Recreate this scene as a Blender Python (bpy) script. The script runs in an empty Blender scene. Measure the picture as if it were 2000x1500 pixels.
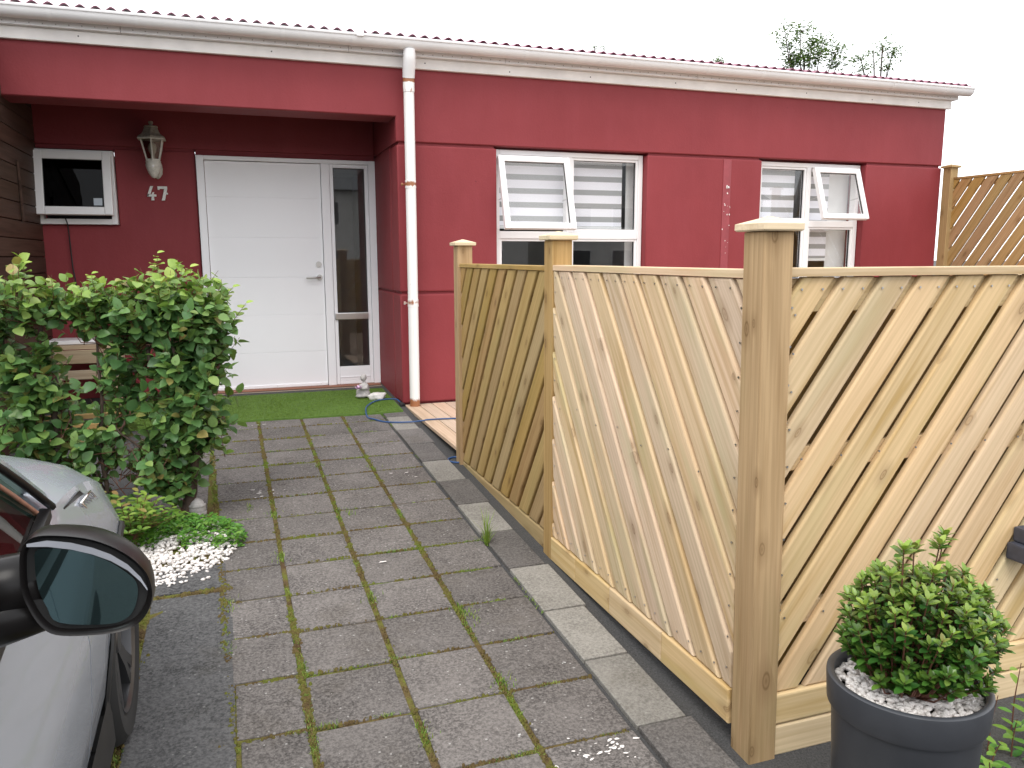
import bpy, bmesh, math, random
from mathutils import Vector, Matrix, noise
R = math.radians
scene = bpy.context.scene
SL = 0.046312            # the drive rises this much per metre towards the house
random.seed(7)

# ------------------------------------------------------------------ camera
cam_d = bpy.data.cameras.new("camera"); cam = bpy.data.objects.new("camera", cam_d)
scene.collection.objects.link(cam); scene.camera = cam
yaw, pitch, roll = R(19.423), R(9.022), R(-0.161)
fw = Vector((math.sin(yaw)*math.cos(pitch), math.cos(yaw)*math.cos(pitch), -math.sin(pitch)))
rt = Vector((math.cos(yaw), -math.sin(yaw), 0)); up = rt.cross(fw)
rt2 = rt*math.cos(roll)+up*math.sin(roll); up2 = up*math.cos(roll)-rt*math.sin(roll)
CAM = Vector((0, -6.739, 1.277))
cam.matrix_world = Matrix(((rt2.x, up2.x, -fw.x, CAM.x), (rt2.y, up2.y, -fw.y, CAM.y), (rt2.z, up2.z, -fw.z, CAM.z), (0, 0, 0, 1)))
cam_d.sensor_width = 36; cam_d.lens = 28.196; cam_d.clip_start = 0.05; cam_d.clip_end = 2000
scene.render.resolution_x = 1024; scene.render.resolution_y = 768

# ------------------------------------------------------------------ light: bright overcast
world = bpy.data.worlds.new("World"); scene.world = world; world.use_nodes = True
wn = world.node_tree.nodes; wl = world.node_tree.links; wn.clear()
SUN_EL, SUN_AZ = 58, 215        # azimuth clockwise from +Y
sky = wn.new("ShaderNodeTexSky"); sky.sky_type = 'NISHITA'; sky.sun_disc = False
sky.sun_elevation = R(SUN_EL); sky.sun_rotation = R(SUN_AZ)
tc = wn.new("ShaderNodeTexCoord"); ns = wn.new("ShaderNodeTexNoise"); ns.inputs['Scale'].default_value = 2.2; ns.inputs['Detail'].default_value = 5
cr = wn.new("ShaderNodeValToRGB"); cr.color_ramp.elements[0].position = .3; cr.color_ramp.elements[1].position = .7
cr.color_ramp.elements[0].color = (.86, .88, .93, 1); cr.color_ramp.elements[1].color = (1, 1, 1, 1)
sc = wn.new("ShaderNodeVectorMath"); sc.operation = 'SCALE'; sc.inputs['Scale'].default_value = 19.0
mx = wn.new("ShaderNodeMixRGB"); mx.inputs[0].default_value = .90
bg = wn.new("ShaderNodeBackground"); bg.inputs['Strength'].default_value = 0.095; out = wn.new("ShaderNodeOutputWorld")
wl.new(tc.outputs['Generated'], ns.inputs['Vector']); wl.new(ns.outputs['Fac'], cr.inputs[0]); wl.new(cr.outputs[0], sc.inputs[0])
wl.new(sky.outputs[0], mx.inputs[1]); wl.new(sc.outputs[0], mx.inputs[2]); wl.new(mx.outputs[0], bg.inputs[0]); wl.new(bg.outputs[0], out.inputs[0])
sd = bpy.data.lights.new("sun", 'SUN'); sd.energy = 1.3; sd.angle = R(28); sd.color = (1, .96, .9)
so = bpy.data.objects.new("sun", sd); scene.collection.objects.link(so)
sv = Vector((math.sin(R(SUN_AZ))*math.cos(R(SUN_EL)), math.cos(R(SUN_AZ))*math.cos(R(SUN_EL)), math.sin(R(SUN_EL))))
so.rotation_euler = sv.to_track_quat('Z', 'Y').to_euler()
vs = scene.view_settings; vs.view_transform = 'Standard'; vs.look = 'None'; vs.gamma = 1; vs.exposure = 0.5; vs.use_curve_mapping = False
scene.render.engine = 'CYCLES'
scene.cycles.max_bounces = 8; scene.cycles.transparent_max_bounces = 16

# ------------------------------------------------------------------ materials
def srgb(r, g, b):
    f = lambda c: (c/255)/12.92 if c/255 <= .04045 else ((c/255+.055)/1.055)**2.4
    return (f(r), f(g), f(b), 1)
class NT:
    def __init__(s, name):
        s.m = bpy.data.materials.new(name); s.m.use_nodes = True; s.t = s.m.node_tree; s.n = s.t.nodes
        s.b = s.n["Principled BSDF"]; s.o = s.n["Material Output"]
    def new(s, k, **kw):
        n = s.n.new(k)
        for a, v in kw.items():
            if hasattr(n, a): setattr(n, a, v)
            else: n.inputs[a.replace('_', ' ')].default_value = v
        return n
    def l(s, a, b): s.t.links.new(a, b)
    def coord(s, scale=(1, 1, 1), kind='Object', rnd=False):
        src = s.new("ShaderNodeNewGeometry").outputs['Position'] if kind == 'Position' else s.new("ShaderNodeTexCoord").outputs[kind]
        if rnd:
            oi = s.new("ShaderNodeObjectInfo"); mu = s.new("ShaderNodeVectorMath", operation='SCALE'); mu.inputs['Scale'].default_value = 37.
            cmb = s.new("ShaderNodeCombineXYZ"); s.l(oi.outputs['Random'], cmb.inputs[0]); s.l(oi.outputs['Random'], cmb.inputs[1]); s.l(oi.outputs['Random'], cmb.inputs[2])
            s.l(cmb.outputs[0], mu.inputs[0]); ad = s.new("ShaderNodeVectorMath", operation='ADD'); s.l(src, ad.inputs[0]); s.l(mu.outputs[0], ad.inputs[1]); src = ad.outputs[0]
        mp = s.new("ShaderNodeMapping"); mp.inputs['Scale'].default_value = scale; s.l(src, mp.inputs[0]); return mp.outputs[0]
    def noise(s, vec, scale, detail=4, rough=.55, dist=0):
        n = s.new("ShaderNodeTexNoise"); n.inputs['Scale'].default_value = scale; n.inputs['Detail'].default_value = detail
        n.inputs['Roughness'].default_value = rough; n.inputs['Distortion'].default_value = dist; s.l(vec, n.inputs['Vector']); return n.outputs['Fac']
    def ramp(s, fac, stops, interp='LINEAR'):
        r = s.new("ShaderNodeValToRGB"); e = r.color_ramp; e.interpolation = interp
        while len(e.elements) < len(stops): e.elements.new(.5)
        for el, (p, c) in zip(e.elements, stops):
            el.position = p; el.color = c if len(c) == 4 else (*c, 1)
        s.l(fac, r.inputs[0]); return r.outputs[0]
    def mix(s, fac, a, b, mode='MIX'):
        m = s.new("ShaderNodeMixRGB", blend_type=mode)
        for i, v in enumerate((fac, a, b)):
            if hasattr(v, 'node'): s.l(v, m.inputs[i])
            else: m.inputs[i].default_value = v if i == 0 or len(v) == 4 else (*v, 1)
        return m.outputs[0]
    def math(s, op, a, b=0.):
        m = s.new("ShaderNodeMath", operation=op)
        for i, v in enumerate((a, b)):
            if hasattr(v, 'node'): s.l(v, m.inputs[i])
            else: m.inputs[i].default_value = v
        return m.outputs[0]
    def bump(s, h, strength=.3, dist=.01):
        b = s.new("ShaderNodeBump"); b.inputs['Strength'].default_value = strength; b.inputs['Distance'].default_value = dist
        s.l(h, b.inputs['Height']); s.l(b.outputs[0], s.b.inputs['Normal'])
    def fin(s, col=None, rough=.6, metal=0., spec=None, coat=0.):
        if col is not None:
            if hasattr(col, 'node'): s.l(col, s.b.inputs['Base Color'])
            else: s.b.inputs['Base Color'].default_value = col if len(col) == 4 else (*col, 1)
        if hasattr(rough, 'node'): s.l(rough, s.b.inputs['Roughness'])
        else: s.b.inputs['Roughness'].default_value = rough
        s.b.inputs['Metallic'].default_value = metal
        if spec is not None: s.b.inputs['Specular IOR Level'].default_value = spec
        if coat: s.b.inputs['Coat Weight'].default_value = coat; s.b.inputs['Coat Roughness'].default_value = .03
        return s.m

def wood(name, light, dark, stain, warm=0., grain=.55, knots=True, rough=.62):
    """planed softwood; every board has its long side along its own X axis"""
    light, dark, stain = (tuple(c*.87 for c in q[:3])+(1,) for q in (light, dark, stain))
    n = NT(name)
    v = n.coord((.9, 16, 16), rnd=True)
    g1 = n.noise(v, 1.6, 4, .5, .6)
    v2 = n.coord((2.2, 90, 90), rnd=True)
    g2 = n.noise(v2, 1.2, 2)
    base = n.ramp(g1, [(.28, dark), (.5, light), (.75, tuple(min(1, c*1.07) for c in light[:3]))])
    base = n.mix(n.math('MULTIPLY', n.ramp(g2, [(.42, (1, 1, 1)), (.6, (0, 0, 0))]), grain*.32), base, tuple(c*.72 for c in dark[:3]), 'MIX')
    # ring lines
    w = n.new("ShaderNodeTexWave", wave_type='BANDS', bands_direction='Y'); w.inputs['Scale'].default_value = 1.1
    w.inputs['Distortion'].default_value = 5.5; w.inputs['Detail'].default_value = 2; w.inputs['Detail Scale'].default_value = .7
    n.l(n.coord((.55, 13, 13), rnd=True), w.inputs['Vector'])
    base = n.mix(n.math('MULTIPLY', n.ramp(w.outputs['Fac'], [(.55, (0, 0, 0)), (.95, (1, 1, 1))]), grain*.30), base, tuple(c*.80 for c in dark[:3]))
    # greenish impregnation stains
    st = n.noise(n.coord((1.3, 6, 6), rnd=True), 1.5, 2)
    base = n.mix(n.ramp(st, [(.52, (0, 0, 0)), (.72, (.42, .42, .42))]), base, stain)
    # per board tone
    oi = n.new("ShaderNodeObjectInfo"); rn = oi.outputs['Random']
    hs = n.new("ShaderNodeHueSaturation"); n.l(base, hs.inputs['Color'])
    hv = n.math('ADD', n.math('MULTIPLY', n.math('FRACT', n.math('MULTIPLY', rn, 7.31)), .014), .4935); n.l(hv, hs.inputs['Hue'])
    vv = n.math('ADD', n.math('MULTIPLY', rn, .16), .92); n.l(vv, hs.inputs['Value'])
    sv_ = n.math('ADD', n.math('MULTIPLY', n.math('FRACT', n.math('MULTIPLY', rn, 3.77)), .22), .90); n.l(sv_, hs.inputs['Saturation'])
    base = hs.outputs[0]
    if knots:
        vo = n.new("ShaderNodeTexVoronoi", voronoi_dimensions='2D'); vo.inputs['Scale'].default_value = 1; vo.inputs['Randomness'].default_value = 1
        sx = n.new("ShaderNodeSeparateXYZ"); n.l(n.coord((4.6, 10, 10), rnd=True), sx.inputs[0]); cx = n.new("ShaderNodeCombineXYZ")
        n.l(sx.outputs[0], cx.inputs[0]); n.l(n.math('ADD', sx.outputs[1], sx.outputs[2]), cx.inputs[1]); n.l(cx.outputs[0], vo.inputs['Vector'])
        sep = n.new("ShaderNodeSeparateColor"); n.l(vo.outputs['Color'], sep.inputs[0])
        on = n.math('MULTIPLY', n.math('GREATER_THAN', sep.outputs[0], .62), n.math('ADD', .7, n.math('MULTIPLY', sep.outputs[2], .3)))
        ring = n.ramp(n.math('MULTIPLY', vo.outputs['Distance'], n.math('ADD', .62, n.math('MULTIPLY', sep.outputs[1], 1.0))), [(.0, (.9, .9, .9)), (.05, (.5, .5, .5)), (.075, (1, 1, 1)), (.10, (.40, .40, .40)), (.30, (0, 0, 0))])
        base = n.mix(n.math('MULTIPLY', on, n.math('MULTIPLY', ring, .85)), base, tuple(c*k for c, k in zip(dark[:3], (.40, .33, .30))))
    n.bump(n.math('ADD', g2, n.math('MULTIPLY', g1, .5)), .22, .002)
    return n.fin(base, rough, spec=.14)

def flat(name, col, rough=.5, metal=0., nz=.06, ns_=8., bump=.0, bs=60., spec=None, coat=0.):
    n = NT(name); v = n.coord()
    f = n.noise(v, ns_, 3)
    a = tuple(c*(1-nz) for c in col[:3]); b = tuple(min(1, c*(1+nz)) for c in col[:3])
    c = n.ramp(f, [(.3, a), (.7, b)])
    if bump: n.bump(n.noise(v, bs, 3), bump, .003)
    return n.fin(c, rough, metal, spec, coat)

def mat_plaster():
    n = NT('red_plaster'); v = n.coord(kind='Position')
    f = n.noise(v, .9, 5, .6); c = n.ramp(f, [(.3, (.198, .027, .032)), (.7, (.246, .037, .043))])
    fade = n.noise(n.coord((3, 3, .7), kind='Position'), 2.2, 4); c = n.mix(n.ramp(fade, [(.45, (0, 0, 0)), (.8, (.32, .32, .32))]), c, (.26, .046, .057))
    vo = n.new("ShaderNodeTexVoronoi"); vo.inputs['Scale'].default_value = 3.4; n.l(v, vo.inputs['Vector'])
    c = n.mix(n.ramp(vo.outputs['Distance'], [(.018, (.7, .7, .7)), (.035, (0, 0, 0))]), c, (.10, .018, .022))
    h = n.math('ADD', n.noise(v, 55, 3), n.math('MULTIPLY', n.noise(v, 6, 3), 1.2)); n.bump(h, .22, .006)
    return n.fin(c, .62, spec=.3)
def mat_paver(name, a, b, specks=.55, sc=1.):
    a, b = (tuple(c*.84 for c in q) for q in (a, b))
    n = NT(name); v = n.coord(kind='Position'); vr = n.coord(rnd=True)
    f = n.math('ADD', n.math('MULTIPLY', n.noise(v, 150*sc, 3, .75), .5), n.math('MULTIPLY', n.noise(v, 85*sc, 2, .6), .5)); c = n.ramp(f, [(.41, a), (.5, tuple((x+y)/2 for x, y in zip(a, b))), (.60, b)])
    blot = n.noise(vr, 5, 5, .6); c = n.mix(n.ramp(blot, [(.3, (.0, .0, .0)), (.75, (.45, .45, .45))]), c, tuple(x*1.35 for x in b))
    oi = n.new("ShaderNodeObjectInfo"); hs = n.new("ShaderNodeHueSaturation"); n.l(c, hs.inputs['Color'])
    n.l(n.math('ADD', n.math('MULTIPLY', oi.outputs['Random'], .26), .87), hs.inputs['Value']); c = hs.outputs[0]
    vo = n.new("ShaderNodeTexVoronoi"); vo.inputs['Scale'].default_value = 62; n.l(v, vo.inputs['Vector'])
    sep = n.new("ShaderNodeSeparateColor"); n.l(vo.outputs['Color'], sep.inputs[0])
    sp = n.math('MULTIPLY', n.math('GREATER_THAN', sep.outputs[0], .80), n.math('LESS_THAN', vo.outputs['Distance'], n.math('MULTIPLY', sep.outputs[1], .30)))
    c = n.mix(n.math('MULTIPLY', sp, specks), c, (.42, .41, .39))
    # moss creeping in as brown green film
    ms = n.noise(v, 3.1, 5, .65); c = n.mix(n.ramp(ms, [(.56, (0, 0, 0)), (.8, (.35, .35, .35))]), c, (.06, .046, .025))
    # dropped paint, a few irregular white spots
    wsp = n.noise(v, 9, 4, .7); wlg = n.noise(v, .9, 1)
    c = n.mix(n.math('MULTIPLY', n.ramp(wsp, [(.735, (0, 0, 0)), (.75, (.8, .8, .8))]), n.ramp(wlg, [(.5, (0, 0, 0)), (.56, (1, 1, 1))])), c, (.6, .6, .58))
    n.bump(n.math('ADD', f, n.math('MULTIPLY', n.noise(v, 420*sc, 2), .5)), .5, .004)
    return n.fin(c, .85, spec=.3)
def mat_ground():
    n = NT('asphalt'); v = n.coord(kind='Position')
    f = n.noise(v, 170, 4, .75); c = n.ramp(f, [(.32, (.024, .024, .025)), (.68, (.095, .095, .095))])
    f2 = n.noise(v, 2.3, 5); c = n.mix(n.ramp(f2, [(.4, (0, 0, 0)), (.75, (.4, .4, .4))]), c, (.075, .070, .064))
    n.bump(n.math('ADD', f, n.noise(v, 60, 3)), .7, .006); return n.fin(c, .88, spec=.3)
def mat_moss():
    n = NT('moss_and_soil'); v = n.coord(kind='Position')
    f = n.noise(v, 8, 5, .7); c = n.ramp(f, [(.32, (.080, .052, .028)), (.46, (.105, .078, .032)), (.58, (.11, .115, .025)), (.72, (.09, .15, .02))])
    g = n.noise(v, 160, 3, .7); c = n.mix(.5, c, n.ramp(g, [(.3, (.3, .3, .3)), (.7, (.85, .85, .85))]), 'OVERLAY')
    n.bump(n.noise(v, 90, 4), .9, .01); return n.fin(c, .95, spec=.1)
def mat_glass(name='window_glass', tint=(1, 1, 1, 1), ior=1.6):
    n = NT(name); n.n.remove(n.b)
    tr = n.new("ShaderNodeBsdfTransparent"); tr.inputs[0].default_value = tint
    gl = n.new("ShaderNodeBsdfGlossy"); gl.inputs['Roughness'].default_value = .01
    ge = n.new("ShaderNodeNewGeometry"); mr = n.new("ShaderNodeMapRange"); mr.inputs['To Min'].default_value = ior; mr.inputs['To Max'].default_value = 1/ior
    n.l(ge.outputs['Backfacing'], mr.inputs['Value']); fr = n.new("ShaderNodeFresnel"); n.l(mr.outputs[0], fr.inputs[0]); mxs = n.new("ShaderNodeMixShader")
    n.l(fr.outputs[0], mxs.inputs[0]); n.l(tr.outputs[0], mxs.inputs[1]); n.l(gl.outputs[0], mxs.inputs[2]); n.l(mxs.outputs[0], n.o.inputs[0]); return n.m
def mat_leaf(name, stops, rough=.38, trans=.25):
    n = NT(name); v = n.coord(kind='Position')
    ge = n.new("ShaderNodeNewGeometry"); oi = n.new("ShaderNodeObjectInfo")
    r_ = n.math('FRACT', n.math('ADD', ge.outputs['Random Per Island'], oi.outputs['Random']))
    c = n.ramp(r_, stops)
    at = n.new("ShaderNodeAttribute", attribute_name='age'); at.attribute_type = 'GEOMETRY'
    young = n.ramp(at.outputs['Fac'], [(.0, (0, 0, 0)), (1., (1, 1, 1))])
    c = n.mix(young, c, n.ramp(r_, [(.0, (.25, .38, .045)), (.6, (.36, .50, .07)), (.93, (.42, .46, .10)), (1., (.34, .20, .08))]))
    vn = n.noise(v, 60, 2); c = n.mix(.25, c, n.ramp(vn, [(.3, (.55, .55, .55)), (.7, (1, 1, 1))]), 'MULTIPLY')
    n.fin(c, rough, spec=.45)
    tl = n.new("ShaderNodeBsdfTranslucent"); n.l(n.mix(.5, c, (.25, .4, .03), 'MIX'), tl.inputs[0]); mxs = n.new("ShaderNodeMixShader"); mxs.inputs[0].default_value = trans
    n.l(n.b.outputs[0], mxs.inputs[1]); n.l(tl.outputs[0], mxs.inputs[2]); n.l(mxs.outputs[0], n.o.inputs[0]); return n.m
def mat_rusty_white():
    n = NT('rusty_white_paint'); v = n.coord(kind='Position'); f = n.noise(n.coord((1, 1, .35), kind='Position'), 20, 5, .7)
    sep = n.new("ShaderNodeSeparateXYZ"); n.l(v, sep.inputs[0]); z = sep.outputs[2]
    def band(z0, w): # rust where water stands: at the joints and the foot
        return n.math('MAXIMUM', n.math('SUBTRACT', 1., n.math('DIVIDE', n.math('ABSOLUTE', n.math('SUBTRACT', z, z0)), w)), 0.)
    b = n.math('ADD', n.math('ADD', band(2.69, .035), n.math('MULTIPLY', band(2.60, .09), .22)), n.math('ADD', n.math('MULTIPLY', band(.02, .09), .75), n.math('ADD', n.math('MULTIPLY', band(1.865, .035), .45), n.math('MULTIPLY', band(.90, .05), .3))))
    k = n.math('ADD', n.math('MULTIPLY', b, .62), n.math('MULTIPLY', f, .55))
    c = n.mix(n.ramp(k, [(.385, (0, 0, 0)), (.48, (1, 1, 1))]), (.80, .79, .77), (.30, .12, .05))
    st = n.noise(n.coord((30, 30, 2), kind='Position'), 1.5, 3); c = n.mix(n.ramp(st, [(.55, (0, 0, 0)), (.75, (.25, .25, .25))]), c, (.62, .50, .40))
    n.bump(k, .25, .004); return n.fin(c, .45)
def mat_blind():
    n = NT('zebra_blind_fabric'); v = n.coord(kind='Position'); sep = n.new("ShaderNodeSeparateXYZ"); n.l(v, sep.inputs[0])
    fz = n.math('FRACT', n.math('DIVIDE', n.math('SUBTRACT', sep.outputs[2], 1.52), .1215))
    s = n.math('GREATER_THAN', fz, .60)
    c = n.mix(s, (.80, .81, .86), (.33, .34, .34)); return n.fin(c, .8, spec=.1)

M = {}
M['plaster'] = mat_plaster()
M['plaster_scar'] = flat('scuffed_red_paint', (.265, .045, .055), .5, 0, .12, 14)
M['white'] = flat('white_paint', (.80, .79, .79), .38, 0, .03, 3, .05, 30)
M['gutter'] = flat('white_gutter_paint', (.78, .77, .77), .33, 0, .05, 2.5, .04, 30)
M['fascia'] = flat('weathered_white_wood', (.76, .73, .70), .6, 0, .08, 5, .15, 40)
M['door'] = flat('white_door_lacquer', (.90, .90, .925), .32, 0, .01, 2)
M['rusty'] = mat_rusty_white()
M['roof'] = flat('maroon_roof_sheet', (.20, .045, .085), .45, 0, .12, 5)
M['glass'] = mat_glass()
M['darkglass'] = mat_glass('dark_glass', (.10, .10, .10, 1), 1.22)
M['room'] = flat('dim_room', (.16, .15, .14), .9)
M['curtain'] = flat('white_curtain', (.70, .71, .70), .9, 0, .04, 10)
M['blind'] = mat_blind()
M['rubber'] = flat('black_rubber', (.02, .02, .022), .6)
M['steel'] = flat('brushed_steel', (.55, .54, .53), .32, 1.)
M['brownwood'] = wood('dark_stained_boards', (.075, .042, .030, 1), (.035, .018, .012, 1), (.05, .03, .02), knots=False, rough=.55)
M['pine'] = wood('new_pine', (.70, .53, .355, 1), (.52, .355, .19, 1), (.47, .45, .25))
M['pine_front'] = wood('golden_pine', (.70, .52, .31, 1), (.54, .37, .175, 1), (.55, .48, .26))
M['cap'] = wood('cap_pine', (.80, .66, .46, 1), (.68, .53, .35, 1), (.7, .6, .42), knots=False)
M['pine_post'] = wood('pine_post', (.49, .335, .160, 1), (.36, .23, .095, 1), (.32, .26, .11), grain=1.)
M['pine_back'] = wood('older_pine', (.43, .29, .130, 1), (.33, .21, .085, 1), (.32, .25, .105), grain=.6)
M['tall'] = wood('tan_oiled_pine', (.44, .275, .125, 1), (.32, .185, .07, 1), (.38, .28, .13), grain=.8)
M['deck'] = wood('deck_boards', (.62, .47, .35, 1), (.48, .35, .25, 1), (.5, .42, .3), knots=False)
M['grey_wood'] = wood('weathered_boards', (.55, .42, .30, 1), (.40, .29, .20, 1), (.45, .38, .28), knots=False)
M['sillwood'] = wood('sill_wood', (.34, .17, .11, 1), (.24, .11, .07, 1), (.3, .2, .15), knots=False)
M['paver'] = mat_paver('concrete_paver', (.044, .039, .036), (.195, .177, .166))
M['edging'] = mat_paver('light_concrete_slab', (.15, .14, .125), (.31, .295, .265), .15)
M['edging_dark'] = mat_paver('grey_concrete_slab', (.060, .055, .051), (.165, .152, .143), .2)
M['ground'] = mat_ground()
M['bigslab'] = mat_paver('asphalt_patch', (.024, .024, .025), (.12, .118, .118), .25, .8)
M['moss'] = mat_moss()
M['turf'] = flat('artificial_turf', (.070, .135, .015), .85, 0, .22, 30)
M['turf_blade'] = flat('turf_blades', (.105, .175, .018), .6, 0, .3, 40)
M['pebble'] = flat('white_marble_chips', (.72, .68, .65), .55, 0, .15, 25)
M['soil'] = flat('soil', (.05, .035, .025), .95, 0, .3, 30, .6, 80)
M['hedge'] = mat_leaf('hedge_leaf', [(0, (.055, .13, .042)), (.4, (.09, .20, .066)), (.8, (.145, .275, .09)), (.93, (.19, .31, .085)), (1, (.28, .20, .07))])
M['lowshrub'] = mat_leaf('low_shrub_leaf', [(0, (.045, .12, .02)), (.5, (.08, .18, .03)), (.85, (.14, .24, .04)), (1, (.22, .14, .06))])
M['cover'] = mat_leaf('ground_cover_leaf', [(0, (.04, .15, .02)), (.5, (.07, .23, .03)), (1, (.14, .32, .05))])
M['potleaf'] = mat_leaf('shrub_leaf', [(0, (.018, .066, .014)), (.5, (.038, .120, .020)), (1, (.075, .18, .028))], .3, .15)
M['treeleaf'] = mat_leaf('tree_leaf', [(0, (.04, .09, .02)), (1, (.10, .17, .04))])
M['grass'] = mat_leaf('grass_tuft', [(0, (.07, .16, .02)), (.6, (.11, .22, .03)), (1, (.20, .22, .05))], .6)
M['bark'] = flat('bark', (.075, .05, .038), .85, 0, .35, 18, .8, 60)
M['redstem'] = flat('young_reddish_stem', (.13, .05, .03), .6, 0, .25, 20)
M['pot'] = flat('anthracite_plastic', (.040, .043, .050), .42, 0, .10, 12, .05, 200)
M['bud'] = flat('yellow_petals', (.75, .50, .02), .6)
M['plastic'] = flat('dark_grey_hardware', (.05, .055, .075), .45, 0, .2, 30)
M['lampmetal'] = flat('chalky_cast_metal', (.58, .56, .50), .6, 0, .18, 40, .2, 90)
M['lampdark'] = flat('dirty_lantern_roof', (.30, .27, .22), .75, 0, .3, 50, .3, 90)
M['lampglass'] = mat_glass('lantern_glass', (.62, .60, .56, 1), 1.5)
M['number'] = flat('aged_white_enamel', (.66, .66, .63), .5, 0, .15, 90)
M['stone'] = flat('pale_stone', (.60, .58, .56), .75, 0, .15, 30, .3, 60)
M['statue'] = flat('grey_figurine', (.40, .38, .37), .8, 0, .2, 40, .4, 120)
M['flower'] = flat('pink_lotus', (.62, .42, .60), .6, 0, .15, 40)
M['hose'] = flat('blue_hose', (.02, .07, .20), .4)
M['paper'] = flat('grey_sticker', (.45, .50, .55), .6)
M['carpaint'] = flat('silver_car_paint', (.46, .49, .54), .25, .40, .01, 2, coat=.6)
M['trim'] = flat('satin_grey_trim', (.26, .27, .30), .35, .3)
M['carblack'] = flat('black_car_plastic', (.008, .007, .007), .3, 0, .2, 20, spec=.2)
M['carrough'] = flat('black_cladding', (.014, .014, .014), .6, 0, .2, 20, .1, 200)
M['rim'] = flat('dark_alloy', (.12, .12, .125), .35, .9)
M['chrome'] = flat('chrome', (.75, .74, .74), .12, 1.)
M['mirror'] = flat('tinted_mirror', (.16, .255, .265), .02, 1., .0)
M['carglass'] = mat_glass('tinted_car_glass', (.13, .18, .14, 1), 1.32)
M['tyre'] = flat('tyre', (.02, .02, .02), .85)
M['farwall'] = flat('pale_render', (.62, .61, .58), .8)
M['farroof'] = flat('grey_roof', (.16, .17, .18), .6)
M['farglass'] = flat('dark_panes', (.03, .035, .04), .1)

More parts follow.
